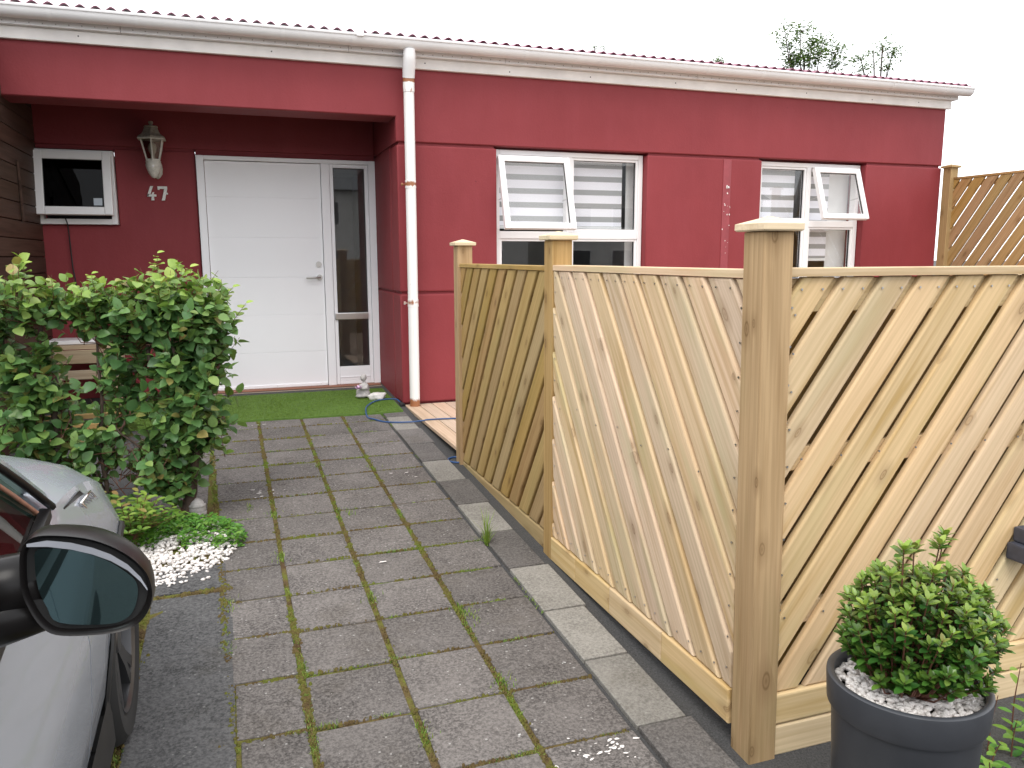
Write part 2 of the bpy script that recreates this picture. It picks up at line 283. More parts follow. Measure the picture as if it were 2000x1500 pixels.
# ------------------------------------------------------------------ helpers
W = {}
def tag(o, label=None, cat=None, group=None, kind=None):
    for k, v in (('label', label), ('category', cat), ('group', group), ('kind', kind)):
        if v: o[k] = v
    return o
def put(o, parent=None, mw=None):
    if mw is None: mw = Matrix.Identity(4)
    W[o.name] = mw.copy()
    if parent is not None:
        o.parent = parent; o.matrix_local = W[parent.name].inverted() @ mw
    else: o.matrix_world = mw
    scene.collection.objects.link(o); return o
def thing(name, loc, label, cat, group=None):
    o = bpy.data.objects.new(name, None); o.empty_display_size = .1
    put(o, None, Matrix.Translation(Vector(loc))); return tag(o, label, cat, group)
class MB:
    """collects shapes given in world coordinates (or local ones) into one mesh"""
    def __init__(s): s.v = []; s.f = []; s.a = []; s.big = False
    def add(s, vs, fs, age=0.):
        k = len(s.v); s.v += [tuple(p) for p in vs]; s.f += [tuple(i+k for i in f) for f in fs]; s.a += [age]*len(fs); return s
    def box(s, a, b, bev=0.):
        x0, y0, z0 = a; x1, y1, z1 = b
        if bev <= 0:
            return s.add([(x0, y0, z0), (x1, y0, z0), (x1, y1, z0), (x0, y1, z0), (x0, y0, z1), (x1, y0, z1), (x1, y1, z1), (x0, y1, z1)],
                         [(0, 3, 2, 1), (4, 5, 6, 7), (0, 1, 5, 4), (1, 2, 6, 5), (2, 3, 7, 6), (3, 0, 4, 7)])
        bm = bmesh.new(); bmesh.ops.create_cube(bm, size=1)
        for v in bm.verts: v.co = Vector(((x0+x1)/2+v.co.x*(x1-x0), (y0+y1)/2+v.co.y*(y1-y0), (z0+z1)/2+v.co.z*(z1-z0)))
        s.big = True
        bmesh.ops.bevel(bm, geom=list(bm.edges), offset=bev, segments=2, affect='EDGES', profile=.6, clamp_overlap=True)
        return s.bm(bm)
    def bm(s, bm, mat=None):
        if mat is not None: bmesh.ops.transform(bm, matrix=mat, verts=bm.verts)
        bm.verts.index_update(); s.add([v.co[:] for v in bm.verts], [[v.index for v in f.verts] for f in bm.faces]); bm.free(); return s
    def tube(s, pts, r, n=8, caps=True):
        pts = [Vector(p) for p in pts]; rr = r if isinstance(r, (list, tuple)) else [r]*len(pts)
        vs = []; prev = None
        for i, p in enumerate(pts):
            t = (pts[min(i+1, len(pts)-1)]-pts[max(i-1, 0)]).normalized()
            if prev is None: prev = t.orthogonal().normalized()
            prev = (prev-t*prev.dot(t)); prev = prev.normalized() if prev.length > 1e-6 else t.orthogonal().normalized()
            q = t.cross(prev)
            for k in range(n):
                a = 2*math.pi*k/n; vs.append(p+(prev*math.cos(a)+q*math.sin(a))*rr[i])
        fs = [(i*n+k, i*n+(k+1) % n, (i+1)*n+(k+1) % n, (i+1)*n+k) for i in range(len(pts)-1) for k in range(n)]
        if caps: fs += [tuple(range(n-1, -1, -1)), tuple(range((len(pts)-1)*n, len(pts)*n))]
        return s.add(vs, fs)
    def lathe(s, prof, n=24, c=(0, 0, 0), rot=0., sx=1., sy=1.):
        vs = [(c[0]+r*sx*math.cos(rot+2*math.pi*k/n), c[1]+r*sy*math.sin(rot+2*math.pi*k/n), c[2]+z) for r, z in prof for k in range(n)]
        fs = [(i*n+k, i*n+(k+1) % n, (i+1)*n+(k+1) % n, (i+1)*n+k) for i in range(len(prof)-1) for k in range(n)]
        return s.add(vs, fs)
    def grid(s, rows):
        m = len(rows[0]); vs = [p for r in rows for p in r]
        return s.add(vs, [(i*m+j, i*m+j+1, (i+1)*m+j+1, (i+1)*m+j) for i in range(len(rows)-1) for j in range(m-1)])
    def blob(s, c, r, sub=2, nz=.0, sd=0.):
        bm = bmesh.new(); bmesh.ops.create_icosphere(bm, subdivisions=sub, radius=1)
        for v in bm.verts:
            k = 1+nz*noise.noise(v.co*1.7+Vector((sd, sd*2, 0))); v.co = Vector((c[0]+v.co.x*r[0]*k, c[1]+v.co.y*r[1]*k, c[2]+v.co.z*r[2]*k))
        return s.bm(bm)
    def mesh(s, name, mat=None, smooth=False, mw=None, local=False):
        me = bpy.data.meshes.new(name)
        vs = s.v
        if mw is not None and not local:
            inv = mw.inverted(); vs = [inv @ Vector(v) for v in vs]
        me.from_pydata(vs, [], s.f); me.update()
        if any(s.a):
            at = me.attributes.new('age', 'FLOAT', 'FACE'); at.data.foreach_set('value', [float(x) for x in s.a])
        if smooth is True: me.polygons.foreach_set('use_smooth', [True]*len(me.polygons))
        elif smooth: me.polygons.foreach_set('use_smooth', [True]*len(me.polygons)); me.set_sharp_from_angle(angle=R(smooth))
        if s.big and len(me.polygons) > 6:
            ar = [p.area for p in me.polygons]; av = sum(ar)/len(ar)
            me.polygons.foreach_set('use_smooth', [bool(smooth) and a < av for a in ar])
        if mat: me.materials.append(mat)
        return me
    def build(s, name, mat, parent=None, smooth=False, origin=None, kind=None):
        if origin is None:
            xs, ys, zs = zip(*s.v); origin = ((min(xs)+max(xs))/2, (min(ys)+max(ys))/2, min(zs))
        mw = Matrix.Translation(Vector(origin)); o = bpy.data.objects.new(name, s.mesh(name, mat, smooth, mw)); put(o, parent, mw)
        if kind: o['kind'] = kind
        return o
def bx(name, a, b, mat, parent=None, bev=0., smooth=40, **k): return MB().box(a, b, bev).build(name, mat, parent, smooth if bev else False, **k)

def board(name, mat, parent, o, ax, ay, poly, t, bev=.004, tilt=0.):
    """board whose outline poly (u,v) lies in the plane o + u*ax + v*ay, thickness t along -normal; long side = ax"""
    ax = Vector(ax).normalized(); ay = Vector(ay).normalized(); az = ax.cross(ay)
    n = len(poly)
    area = sum(poly[i][0]*poly[(i+1) % n][1]-poly[(i+1) % n][0]*poly[i][1] for i in range(n))
    if area < 0: poly = poly[::-1]
    def inset(d):
        res = []
        for i in range(n):
            p0, p1, p2 = Vector(poly[i-1]), Vector(poly[i]), Vector(poly[(i+1) % n])
            e1 = (p1-p0).normalized(); e2 = (p2-p1).normalized(); n1 = Vector((-e1.y, e1.x)); n2 = Vector((-e2.y, e2.x))
            b = (n1+n2); den = 1+n1.dot(n2); b = b/max(den, .35); res.append(p1+b*d)
        return res
    cu = sum(p[0] for p in poly)/n; cv = sum(p[1] for p in poly)/n
    rings = [(poly, 0.), (poly, t-bev), (inset(bev*.3), t-bev*.3), (inset(bev), t)]
    vs = []; 
    for pl, w in rings: vs += [(p[0]-cu, p[1]-cv, w) for p in pl]
    fs = [tuple(range(n-1, -1, -1))]
    for k in range(3): fs += [(k*n+i, k*n+(i+1) % n, (k+1)*n+(i+1) % n, (k+1)*n+i) for i in range(n)]
    fs.append(tuple(range(3*n, 4*n)))
    cen = Vector(o)+ax*cu+ay*cv
    if tilt: ay = Matrix.Rotation(tilt, 3, ax) @ ay; az = ax.cross(ay)
    mw = Matrix.Translation(cen) @ Matrix((ax, ay, az)).transposed().to_4x4()
    mbb = MB().add(vs, fs); ob = bpy.data.objects.new(name, mbb.mesh(name, mat)); return put(ob, parent, mw)
def stick(name, mat, parent, p0, axis, L, w, t, side, bev=.004):
    """straight timber: p0 = one corner, axis = long direction, side = width direction, normal = axis x side"""
    return board(name, mat, parent, p0, axis, side, [(0, 0), (L, 0), (L, w), (0, w)], t, bev)
def clip(poly, fn):
    res = []
    for i in range(len(poly)):
        a, b = poly[i-1], poly[i]; fa, fb = fn(a), fn(b)
        if (fa >= 0) != (fb >= 0):
            k = fa/(fa-fb); res.append((a[0]+(b[0]-a[0])*k, a[1]+(b[1]-a[1])*k))
        if fb >= 0: res.append(b)
    return res
def gz(y): return SL*y if y < 1 else SL
# ------------------------------------------------------------------ the ground
ys = [-160, -60, -12, -8, -6, -4, -2, 0, 1, 60, 200]
xs = [-160, -40, -10, -4, 0, 4, 10, 40, 160]
def gh(y): return SL*max(-12, min(1, y))+.011
MB().grid([[(x, y, gh(y)) for x in xs] for y in ys]).build('ground', M['ground'], None, True, origin=(0, 0, 0), kind='structure')

# paved path: bed sheet + slabs laid one by one
bed = MB(); rows_ = []
for i in range(61):
    y = -5.9+i*.1; rows_.append([(x, y, SL*y+.0205+.005*noise.noise(Vector((x*9, y*9, 3.)))) for x in [-.42+.01+k*.0785 for k in range(20)]])
bed.grid(rows_)
path = bed.build('path', M['moss'], None, True, origin=(.5, -3, SL*-3), kind='structure')
S = .319
pav_meshes = []
def slab(name, x0, x1, y0, y1, mat, top=.026, bev=.006):
    cx, cy = (x0+x1)/2, (y0+y1)/2; w, l = (x1-x0)/2, (y1-y0)/2
    m = MB().box((-w, -l, -.03), (w, l, 0), bev)
    mw = Matrix.Translation((cx, cy, SL*cy+top+random.uniform(-.002, .002))) @ Matrix.Rotation(math.atan(SL)+random.uniform(-.004, .004), 4, 'X') @ Matrix.Rotation(random.uniform(-.005, .005), 4, 'Y') @ Matrix.Rotation(random.uniform(-.006, .006), 4, 'Z')
    ob = bpy.data.objects.new(name, m.mesh(name, mat, 40)); put(ob, path, mw); return ob
xj = [-.15, .172, .497, .815, 1.136]
yrow = [-4.68+S*i for i in range(-4, 15)]
for c in range(4):
    off = (.012, -.01, 0, .006)[c]
    for i, y in enumerate(yrow):
        y0, y1 = y+off, y+S+off
        if y0 > -.2: continue
        y1 = min(y1, -.18)
        g = .0085 if c else .008
        lx = xj[c]
        if c == 0: lx = -.155+.032*max(0, (-y-1.2))      # the left joint runs slightly askew
        if c == 0 and y0 < -5.3: continue
        slab('paver', lx+g+(.002 if c else 0)+random.uniform(-.0015, .0015), xj[c+1]-g-.002, y0+.0055, y1-.0055, M['paver'])
# column left of the joint up by the hedge
for i, y in enumerate(yrow):
    if -2.45 < y < -.4: slab('paver', -.475, -.168, y+.005, y+S-.005, M['paver'])
slab('paver', -.36, -.075, -3.24, -2.98, M['bigslab'], .026)
# dark asphalt patch beside the car
slab('asphalt_patch', -.372, -.050, -5.4, -3.268, M['bigslab'], .027)
# edging column
ye = [-5.52, -5.10, -4.672, -4.262, -3.87, -3.44, -2.998, -2.56, -2.13, -1.70, -1.28, -.86, -.44, -.03]
lt = [1, 0, 1, 1, 1, 0, 1, 0, 1, 0, 0, 1, 0]
for k in range(len(ye)-1):
    if k == 1: m_ = M['edging_dark']
    else: m_ = M['edging'] if lt[k] else M['edging_dark']
    slab('edging_slab', 1.147, 1.325+.012*(k % 3 == 1), ye[k]+.004, ye[k+1]-.004, m_, .028, .005)

# spots of spilled white paint
spm = MB(); rw = random.Random(31)
for (x, y, n_, sx_, sy_) in ((.165, -2.02, 7, .05, .035), (.115, -2.11, 3, .015, .02), (-.16, -.50, 9, .06, .05), (.95, -4.74, 16, .07, .03), (1.03, -4.75, 14, .05, .02), (.10, -.42, 6, .10, .04), (.60, -3.2, 2, .01, .01), (.98, -1.95, 5, .06, .06)):
    for _ in range(n_):
        px, py, r_ = x+rw.gauss(0, sx_), y+rw.gauss(0, sy_), rw.uniform(.002, .008); k_ = 8; el = rw.uniform(1, 2.6); an = rw.uniform(-.4, .6)
        v = []
        for i in range(k_):
            rr_ = r_*rw.uniform(.5, 1.1); a = 6.283*i/k_; u_, w_ = rr_*math.cos(a)*el, rr_*math.sin(a); v.append((px+u_*math.cos(an)-w_*math.sin(an), py+u_*math.sin(an)+w_*math.cos(an), SL*py+.0305))
        spm.add(v, [tuple(range(k_))])
spm.build('paint_spots', M['pebble'], path, kind='stuff')
# moss cushions and grass in the joints
def blade(mb, p, h, lean, w, ang, age=0.):
    d = Vector((math.cos(ang), math.sin(ang), 0)); s_ = Vector((-d.y, d.x, 0))*w
    p = Vector(p); t = p+d*lean+Vector((0, 0, h)); m_ = p+d*lean*.35+Vector((0, 0, h*.6))
    mb.add([p-s_, p+s_, m_+s_*.7, m_-s_*.7, t], [(0, 1, 2, 3), (3, 2, 4)], age)
def moss_cushions(xs_, ys_rows, seed):
    m = MB(); r_ = random.Random(seed)
    pts_ = [(x+r_.gauss(0, .0065), r_.uniform(-5.6, -.3)) for x in xs_ for _ in range(1500)]
    pts_ += [(-.155+.032*max(0, -y-1.2)+r_.gauss(0, .008), y) for y in [r_.uniform(-5.6, -.4) for _ in range(1200)]]
    pts_ += [(-.388+r_.gauss(0, .012), r_.uniform(-5.2, -3.2)) for _ in range(700)]+[(r_.uniform(-.38, -.05), -3.255+r_.gauss(0, .009)) for _ in range(200)]
    pts_ += [(r_.uniform(-.1, 1.13), y+r_.gauss(0, .0035)) for y in ys_rows for _ in range(240)]
    for x, y in pts_:
        d = noise.noise(Vector((x*3, y*3, 11.)))+.5*noise.noise(Vector((x*11, y*11, 2.)))
        if d < r_.uniform(-.45, .25): continue
        a0 = r_.uniform(0, 6.28); R_ = r_.uniform(.003, .0085)*(1+.5*max(0, d)); h_ = R_*r_.uniform(.4, .8); z = SL*y+.022
        ring_ = [(x+R_*r_.uniform(.7, 1.2)*math.cos(a0+k*1.2566), y+R_*r_.uniform(.7, 1.2)*math.sin(a0+k*1.2566), z) for k in range(5)]
        top_ = [(x+(p[0]-x)*.5, y+(p[1]-y)*.5, z+h_+.004) for p in ring_]
        m.add(ring_+top_, [(k, (k+1) % 5, 5+(k+1) % 5, 5+k) for k in range(5)]+[(5, 6, 7, 8, 9)])
    return tag(m.build('moss', M['moss'], None, True, kind='stuff'), 'brown and olive moss cushions filling the joints between the paving slabs', 'moss')
moss_cushions(xj[1:4], yrow, 17)
gm = MB(); rnd = random.Random(3)
joint = []
for x in xj[1:4]:
    for _ in range(2600): joint.append((x+rnd.gauss(0, .006), rnd.uniform(-5.6, -.3)))
for _ in range(1500):
    y = rnd.uniform(-5.6, -.3); joint.append((-.155+.032*max(0, -y-1.2)+rnd.gauss(0, .007), y))
for y in yrow:
    for _ in range(700): joint.append((rnd.uniform(-.1, 1.13), y+rnd.gauss(0, .004)))
for _ in range(500): joint.append((1.141+rnd.gauss(0, .003), rnd.uniform(-5.5, -.2)))
for _ in range(900): joint.append((-.388+rnd.gauss(0, .01), rnd.uniform(-5.2, -3.2)))
for x, y in joint:
    d = noise.noise(Vector((x*2.3, y*2.3, 5.)))*.9+noise.noise(Vector((x*8, y*8, 1.)))*.6
    if d < .06+rnd.random()*.28: continue
    hh = (.010+.03*max(0, d)*rnd.random())
    for _ in range(2): blade(gm, (x+rnd.gauss(0, .004), y+rnd.gauss(0, .004), SL*y+.020), hh*rnd.uniform(.4, .9), rnd.uniform(.003, .014), .0016, rnd.uniform(0, 6.28), rnd.random()*.6)
for (x, y, n_, hh) in [(.83, -3.77, 240, .05), (.815, -4.3, 200, .045), (.50, -3.55, 160, .035), (.50, -2.45, 120, .04), (.815, -5.0, 260, .05), (.5, -4.5, 160, .04), (.18, -4.0, 120, .045),
                       (.17, -2.4, 120, .05), (.497, -1.6, 110, .04), (-.06, -3.42, 90, .05), (1.14, -3.12, 46, .17), (.815, -1.75, 140, .04), (.17, -3.0, 120, .05), (.05, -2.28, 80, .05), (.86, -3.84, 90, .03), (.2, -4.7, 130, .05), (.56, -2.5, 70, .02)]:
    for _ in range(n_ if hh > .1 else int(n_*.6)):
        hh = min(hh, .17) if hh > .1 else .030; r_ = rnd.random()**.8*(.075 if hh < .1 else .02); a = rnd.uniform(0, 6.28); px, py = x+r_*math.cos(a)*(.22 if rnd.random() < .7 else .8), y+r_*math.sin(a)
        blade(gm, (px, py, SL*py+.015), hh*rnd.uniform(.3, 1.1), hh*rnd.uniform(.1, .6), .0022, rnd.uniform(0, 6.28), rnd.random()*.7)
tag(gm.build('grass', M['grass'], None, False, kind='stuff'), 'green moss and grass tufts growing in the joints of the paving', 'grass')

# ------------------------------------------------------------------ the house
house = thing('house', (3, 0, 0), 'red rendered single storey house with white gutter and open white windows', 'house')
P = M['plaster']
ZG, ZB, ZF = 2.214, 2.411, 2.785
HX0, HX1 = -6.0, 7.215
# upper band: beam over the porch + lintel over the windows
def slab_xz(name, poly, y0, y1, mat, parent, bev=.008):
    n_ = len(poly); v = [(x, y0+bev, z) for x, z in poly]; q = []
    for i in range(n_):
        p0, p1, p2 = Vector(poly[i-1]), Vector(poly[i]), Vector(poly[(i+1) % n_]); e1 = (p1-p0).normalized(); e2 = (p2-p1).normalized()
        b_ = Vector((-e1.y, e1.x))+Vector((-e2.y, e2.x)); b_ = b_/(1+Vector((-e1.y, e1.x)).dot(Vector((-e2.y, e2.x)))); q.append(p1+b_*bev)
    v2 = [(a.x, y0, a.y) for a in q]; v3 = [(x, y1, z) for x, z in poly]
    return MB().add(v2+v+v3, [tuple(range(n_))]+[(k, n_+k, n_+(k+1) % n_, (k+1) % n_) for k in range(n_)]+[(n_+k, 2*n_+k, 2*n_+(k+1) % n_, n_+(k+1) % n_) for k in range(n_)]+[tuple(range(2*n_, 3*n_))[::-1]]).build(name, mat, parent)
slab_xz('upper_wall', [(HX0, ZB), (1.374, ZB), (1.374, ZG), (HX1, ZG), (HX1, 2.86), (HX0, 2.86)], 0, .32, P, house)
def panel(a, b, z0, z1): return bx('wall_panel', (a, .0, z0), (b, .30, z1), P, house, .014)
def backer(a, b, z0, z1): return bx('wall', (a, .022, z0), (b, .31, z1), P, house)
for a, b in ((1.376, 2.243), (3.700, 4.950), (6.215, 7.213)):
    panel(a, b, .985, ZG-.022)
    backer(a+.02, b-.02, .04, ZG+.01)
panel(1.376, 2.243, .03, .965); panel(2.265, 7.213, .03, .965)
bx('sill', (2.248, -.02, .966), (3.697, .2, .985), M['white'], house, .004)
bx('sill', (4.953, -.02, .966), (6.212, .2, .985), M['white'], house, .004)
bx('plinth', (1.40, .03, -.14), (7.19, .3, .029), P, house)
# scuffed vertical strip on the middle panel
sp = MB(); sp.box((4.515, -.006, .99), (4.60, .01, ZG-.03), .003); sp.build('patched_strip', M['plaster_scar'], house, 40)
sm = MB(); rs = random.Random(5)
for (px, pz, s_) in [(4.560, 1.93, .020), (4.565, 1.87, .010)]+[(4.55+rs.uniform(-.03, .05), rs.uniform(1.30, 1.80), rs.uniform(.002, .008)) for _ in range(14)]:
    n_ = 7; pts = [(px+s_*rs.uniform(.4, 1)*math.cos(k*6.283/n_), -.009, pz+s_*rs.uniform(.4, 1.3)*math.sin(k*6.283/n_)) for k in range(n_)]
    sm.add(pts+[(x, -.005, z) for x, _, z in pts], [tuple(range(n_))]+[(k, (k+1) % n_, n_+(k+1) % n_, n_+k) for k in range(n_)])
sm.build('paint_chip', M['fascia'], house, kind='stuff')
hk = MB(); hk.lathe([(0, 0), (.016, 0), (.016, .012), (0, .012)], 10, (0, 0, 0)); me = hk
ho = MB().tube([(4.562, -.006, 1.93), (4.562, -.03, 1.93), (4.562, -.034, 1.915)], .006, 6).build('hook', M['steel'], house, 40)
# porch: back wall (door plane), return wall, ceiling
DY = 1.036
def pw(a, b, z0, z1, n_='wall_panel'): return bx(n_, (a, DY+.012, z0), (b, DY+.22, z1), P, house, .01)
slab_xz('wall_panel', [(-1.456, -.02), (-.205, -.02), (-.205, ZG-.02), (-.845, ZG-.02), (-.845, 1.552), (-1.456, 1.552)], DY+.012, DY+.22, P, house); pw(-1.456, 1.374, ZG, 2.80)
bx('wall', (-1.456, DY+.03, ZG-.03), (-.21, DY+.2, ZG+.01), P, house)
bx('wall', (-.2, DY+.03, 2.13), (1.374, DY+.2, ZG+.01), P, house)
bx('ceiling', (-1.456, .321, 2.72), (1.374, DY+.01, 2.76), M['brownwood'], house)
for z0, z1 in ((-.1, .965), (.985, ZG-.022), (ZG, 2.86)):       # jamb between porch and facade
    bx('wall_panel', (1.3745 if z0 < 2 else 1.3765, .301 if z0 < 2 else .322, z0), (1.62, DY+.2, z1), P, house, .01)
bx('wall', (1.392, .28, -.1), (1.6, DY+.18, 2.8), P, house)
# dark stained board cladding left of the porch
bw = random.Random(8)
for k in range(21):
    z0 = -.05+k*.134
    stick('cladding_board', M['brownwood'], house, (-1.456, -1.2, z0), (0, 1, 0), DY+.02+1.2, .128, .022, (0, 0, 1), .004)
bx('wall', (-1.62, -1.2, -.1), (-1.457, DY+.2, 2.8), M['brownwood'], house)
bx('side_beam', (-1.60, -1.2, 2.40), (-1.42, -.001, 2.62), M['brownwood'], house, .006)
bx('cladding_frame', (-1.43, .30, 1.55), (-1.415, .335, 2.0), M['brownwood'], house, .003)
bx('wall', (HX0, -.05, -.1), (-1.62, .32, 2.40), P, house)
# gable end and core of the house
bx('end_wall', (7.19, .321, -.12), (7.213, 7.5, 2.84), P, house)
bx('rear_wall', (HX0, 7.5, -.1), (7.213, 7.7, 2.84), P, house)
# step and sill
bx('step', (-.9, .655, -.05), (1.372, DY+.02, .040), P, house, .006)
stick('door_sill', M['sillwood'], house, (-.20, .93, .041), (1, 0, 0), 1.56, .115, .022, (0, 1, 0), .004)
stick('door_sill', M['grey_wood'], house, (-.20, .875, .0405), (1, 0, 0), 1.56, .05, .012, (0, 1, 0), .003)
# fascia, vent strip
stick('fascia_board', M['fascia'], house, (HX0, -.001, 2.787), (1, 0, 0), HX1-HX0+.03, .085, .034, (0, 0, 1), .005)
vx = [HX0, -3.9, -1.9, -.62, 1.0, 2.30, 4.15, 5.16, HX1+.07]
for a, b in zip(vx[:-1], vx[1:]): bx('vent_strip', (a+.0015, -.078, 2.872), (b-.0015, -.001, 2.955), M['gutter'], house, .004)
vh = MB(); x = HX0+.05
while x < HX1:
    c = (x, -.0785, 2.893+.003*math.sin(x*7)); n_ = 6
    vh.add([(c[0]+.0045*math.cos(k*1.047), c[1]-.0012, c[2]+.0045*math.sin(k*1.047)) for k in range(n_)]+[(c[0]+.0045*math.cos(k*1.047), c[1]+.001, c[2]+.0045*math.sin(k*1.047)) for k in range(n_)],
           [tuple(range(n_-1, -1, -1))]+[(k, (k+1) % n_, n_+(k+1) % n_, n_+k) for k in range(n_)])
    x += .082
vh.build('vent_hole', M['statue'], house, kind='stuff')
# screws in the fascia
for x in (-.9, .42, 1.62, 2.35, 3.1, 3.95, 4.6, 5.4, 6.2, 6.8): MB().blob((x, -.036, 2.825+.01*math.sin(x*5)), (.006, .003, .006), 1).build('screw', M['rubber'], house)
# half round gutter
def gprof(r=.062, t=.004, y=-.145, z=2.962, rolled=True):
    pr = [(y+r*math.cos(math.pi+math.pi*k/14), z+r*math.sin(math.pi+math.pi*k/14)) for k in range(15)]
    pi_ = [(y+(r-t)*math.cos(2*math.pi-math.pi*k/14), z+(r-t)*math.sin(2*math.pi-math.pi*k/14)) for k in range(15)]
    lip = [(y-r-.008, z+.002), (y-r-.010, z+.012), (y-r-.002, z+.018), (y-r+.008, z+.012)]
    return lip[::-1][:0]+[(y-r+.004, z+.004), (y-r+.006, z+.014), (y-r-.003, z+.019), (y-r-.010, z+.012), (y-r-.008, z+.001)]+pr[0:]+pi_
def extr(mb, prof, x0, x1, dz=0.):
    n_ = len(prof); mb.add([(x0, y, z+dz) for y, z in prof]+[(x1, y, z+dz) for y, z in prof], [(k, (k+1) % n_, n_+(k+1) % n_, n_+k) for k in range(n_)]+[tuple(range(n_))[::-1], tuple(range(n_, 2*n_))])
gx = [HX0, -3.9, -1.05, -.5, .50, 1.02, 1.36, 1.55, 2.45, 3.42, 4.20, 4.78, 5.55, 6.32, 7.35]
g = MB()
extr(g, gprof(), HX0, 7.35); g.build('gutter', M['gutter'], house, 35)
for x in (-1.05, -.5, .50, 1.02, 2.45, 3.42, 4.20, 4.78, 5.55, 6.32, 7.0):
    b = MB(); extr(b, gprof(.0645, .002), x-.014, x+.014, 0); b.build('gutter_bracket', M['gutter'], house, 35)
ec = MB(); pr = [(y, z) for y, z in gprof()[5:20]]; n_ = len(pr)
ec.add([(7.345, y, z) for y, z in pr]+[(7.354, y, z) for y, z in pr], [tuple(range(n_)), tuple(range(n_, 2*n_))[::-1]]+[(k, (k+1) % n_, n_+(k+1) % n_, n_+k) for k in range(n_)])
ec.build('gutter_end', M['gutter'], house)
bx('gutter_clip', (1.045, -.222, 2.955), (1.10, -.20, 3.0), M['gutter'], house, .004)
# corrugated roof sheets
rf = MB(); pitch_ = .098; nx = int((HX1+.15-HX0)/(pitch_/8))
prof_x = [HX0+i*pitch_/8 for i in range(nx)]
rows_ = []
for (y, z) in ((-.165, 3.005), (-.16, 3.006), (3.6, 3.55)):
    rows_.append([(x, y, z+.014*math.sin(2*math.pi*x/pitch_)) for x in prof_x])
rf.grid(rows_); rf.grid([[(x, y, z-.006) for x, y, z in r_] for r_ in rows_][::-1])
a_ = rows_[0]; rf.grid([a_, [(x, y, z-.006) for x, y, z in a_]])
rf.build('roof', M['roof'], house, 40)
bx('roof_batten', (HX0, -.10, 2.956), (HX1+.06, .2, 2.984), M['fascia'], house)
bx('roof_slope', (HX0, 3.62, 3.45), (HX1+.1, 7.7, 3.54), M['roof'], house)
MB().add([(7.195, -.001, 2.86), (7.195, 7.6, 2.86), (7.195, 3.6, 3.53), (7.195, .0, 2.985), (7.212, -.001, 2.86), (7.212, 7.6, 2.86), (7.212, 3.6, 3.53), (7.212, .0, 2.985)],
         [(0, 1, 2, 3), (7, 6, 5, 4), (0, 4, 5, 1), (1, 5, 6, 2), (2, 6, 7, 3), (3, 7, 4, 0)]).build('gable', P, house)
# downpipe
dp = MB(); dp.tube([(1.468, -.145, 2.905), (1.468, -.145, 2.86), (1.468, -.138, 2.82), (1.469, -.105, 2.75), (1.469, -.092, 2.70)], [.047, .049, .050, .050, .048], 20)
dp.build('downpipe_elbow', M['gutter'], house, 40)
dp = MB(); dp.tube([(1.469, -.09, 2.76), (1.468, -.09, 1.9), (1.466, -.09, .9), (1.463, -.09, -.055)], .0425, 20); dp.build('downpipe', M['rusty'], house, 40)
dp = MB(); dp.tube([(1.469, -.09, 2.70), (1.469, -.09, 2.59)], .0462, 20); dp.build('pipe_collar', M['rusty'], house, 40)
for z in (1.865, .895):
    c = MB(); c.tube([(1.4665, -.09, z+.03), (1.4665, -.09, z-.03)], .0455, 20); c.build('pipe_clamp', M['rusty'], house, 40)
    c = MB(); c.tube([(1.425, -.075, z), (1.398, -.075, z)], .005, 6); c.tube([(1.404, -.075, z), (1.392, -.075, z)], .013, 10); c.build('clamp_screw', M['rusty'], house, 40)

# windows
def ring(mb, x0, x1, z0, z1, w, y0, y1, bev=.004):
    mb.box((x0, y0, z0), (x0+w, y1, z1), bev); mb.box((x1-w, y0, z0), (x1, y1, z1), bev)
    mb.box((x0+w, y0+.0005, z1-w), (x1-w, y1, z1-.0003), bev); mb.box((x0+w, y0+.0005, z0), (x1-w, y1, z0+w), bev)
def pane_box(name, x0, x1, z0, z1, y, parent, th=.006): return bx(name, (x0, y, z0), (x1, y+th, z1), M['glass'], parent)
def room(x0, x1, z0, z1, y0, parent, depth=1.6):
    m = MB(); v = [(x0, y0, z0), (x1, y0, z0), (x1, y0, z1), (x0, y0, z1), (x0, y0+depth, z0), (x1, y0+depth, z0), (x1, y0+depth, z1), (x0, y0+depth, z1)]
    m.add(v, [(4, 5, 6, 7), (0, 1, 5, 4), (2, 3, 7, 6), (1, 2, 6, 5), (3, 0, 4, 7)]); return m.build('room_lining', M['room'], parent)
def sash(win, x0, x1, ztop, hgt, ang, y, w=.052, glassy=True):
    """open top-hung casement, built where it hangs"""
    m = MB(); ring(m, 0, x1-x0, -hgt, 0, w, -.05, 0, .006)
    g_ = MB(); g_.box((w-.004, -.030, -hgt+w-.004), (x1-x0-w+.004, -.024, -w+.004))
    r_ = MB(); ring(r_, w-.001, x1-x0-w+.001, -hgt+w-.001, -w+.001, .005, -.034, -.02, .001)
    T = Matrix.Translation((x0, y, ztop)) @ Matrix.Rotation(-ang, 4, 'X')
    o = bpy.data.objects.new('sash', m.mesh('sash', M['white'], 35)); put(o, win, T)
    for nm, q, mt in (('pane', g_, M['glass']), ('gasket', r_, M['rubber'])):
        o = bpy.data.objects.new(nm, q.mesh(nm, mt)); put(o, win, T)
    for xx in (.03, x1-x0-.03):
        a = T @ Vector((xx, 0, -hgt*.55)); b = Vector((x0+xx, y+.03, ztop-hgt*.55-.0)); MB().tube([a, b], .004, 6).build('stay', M['steel'], win)
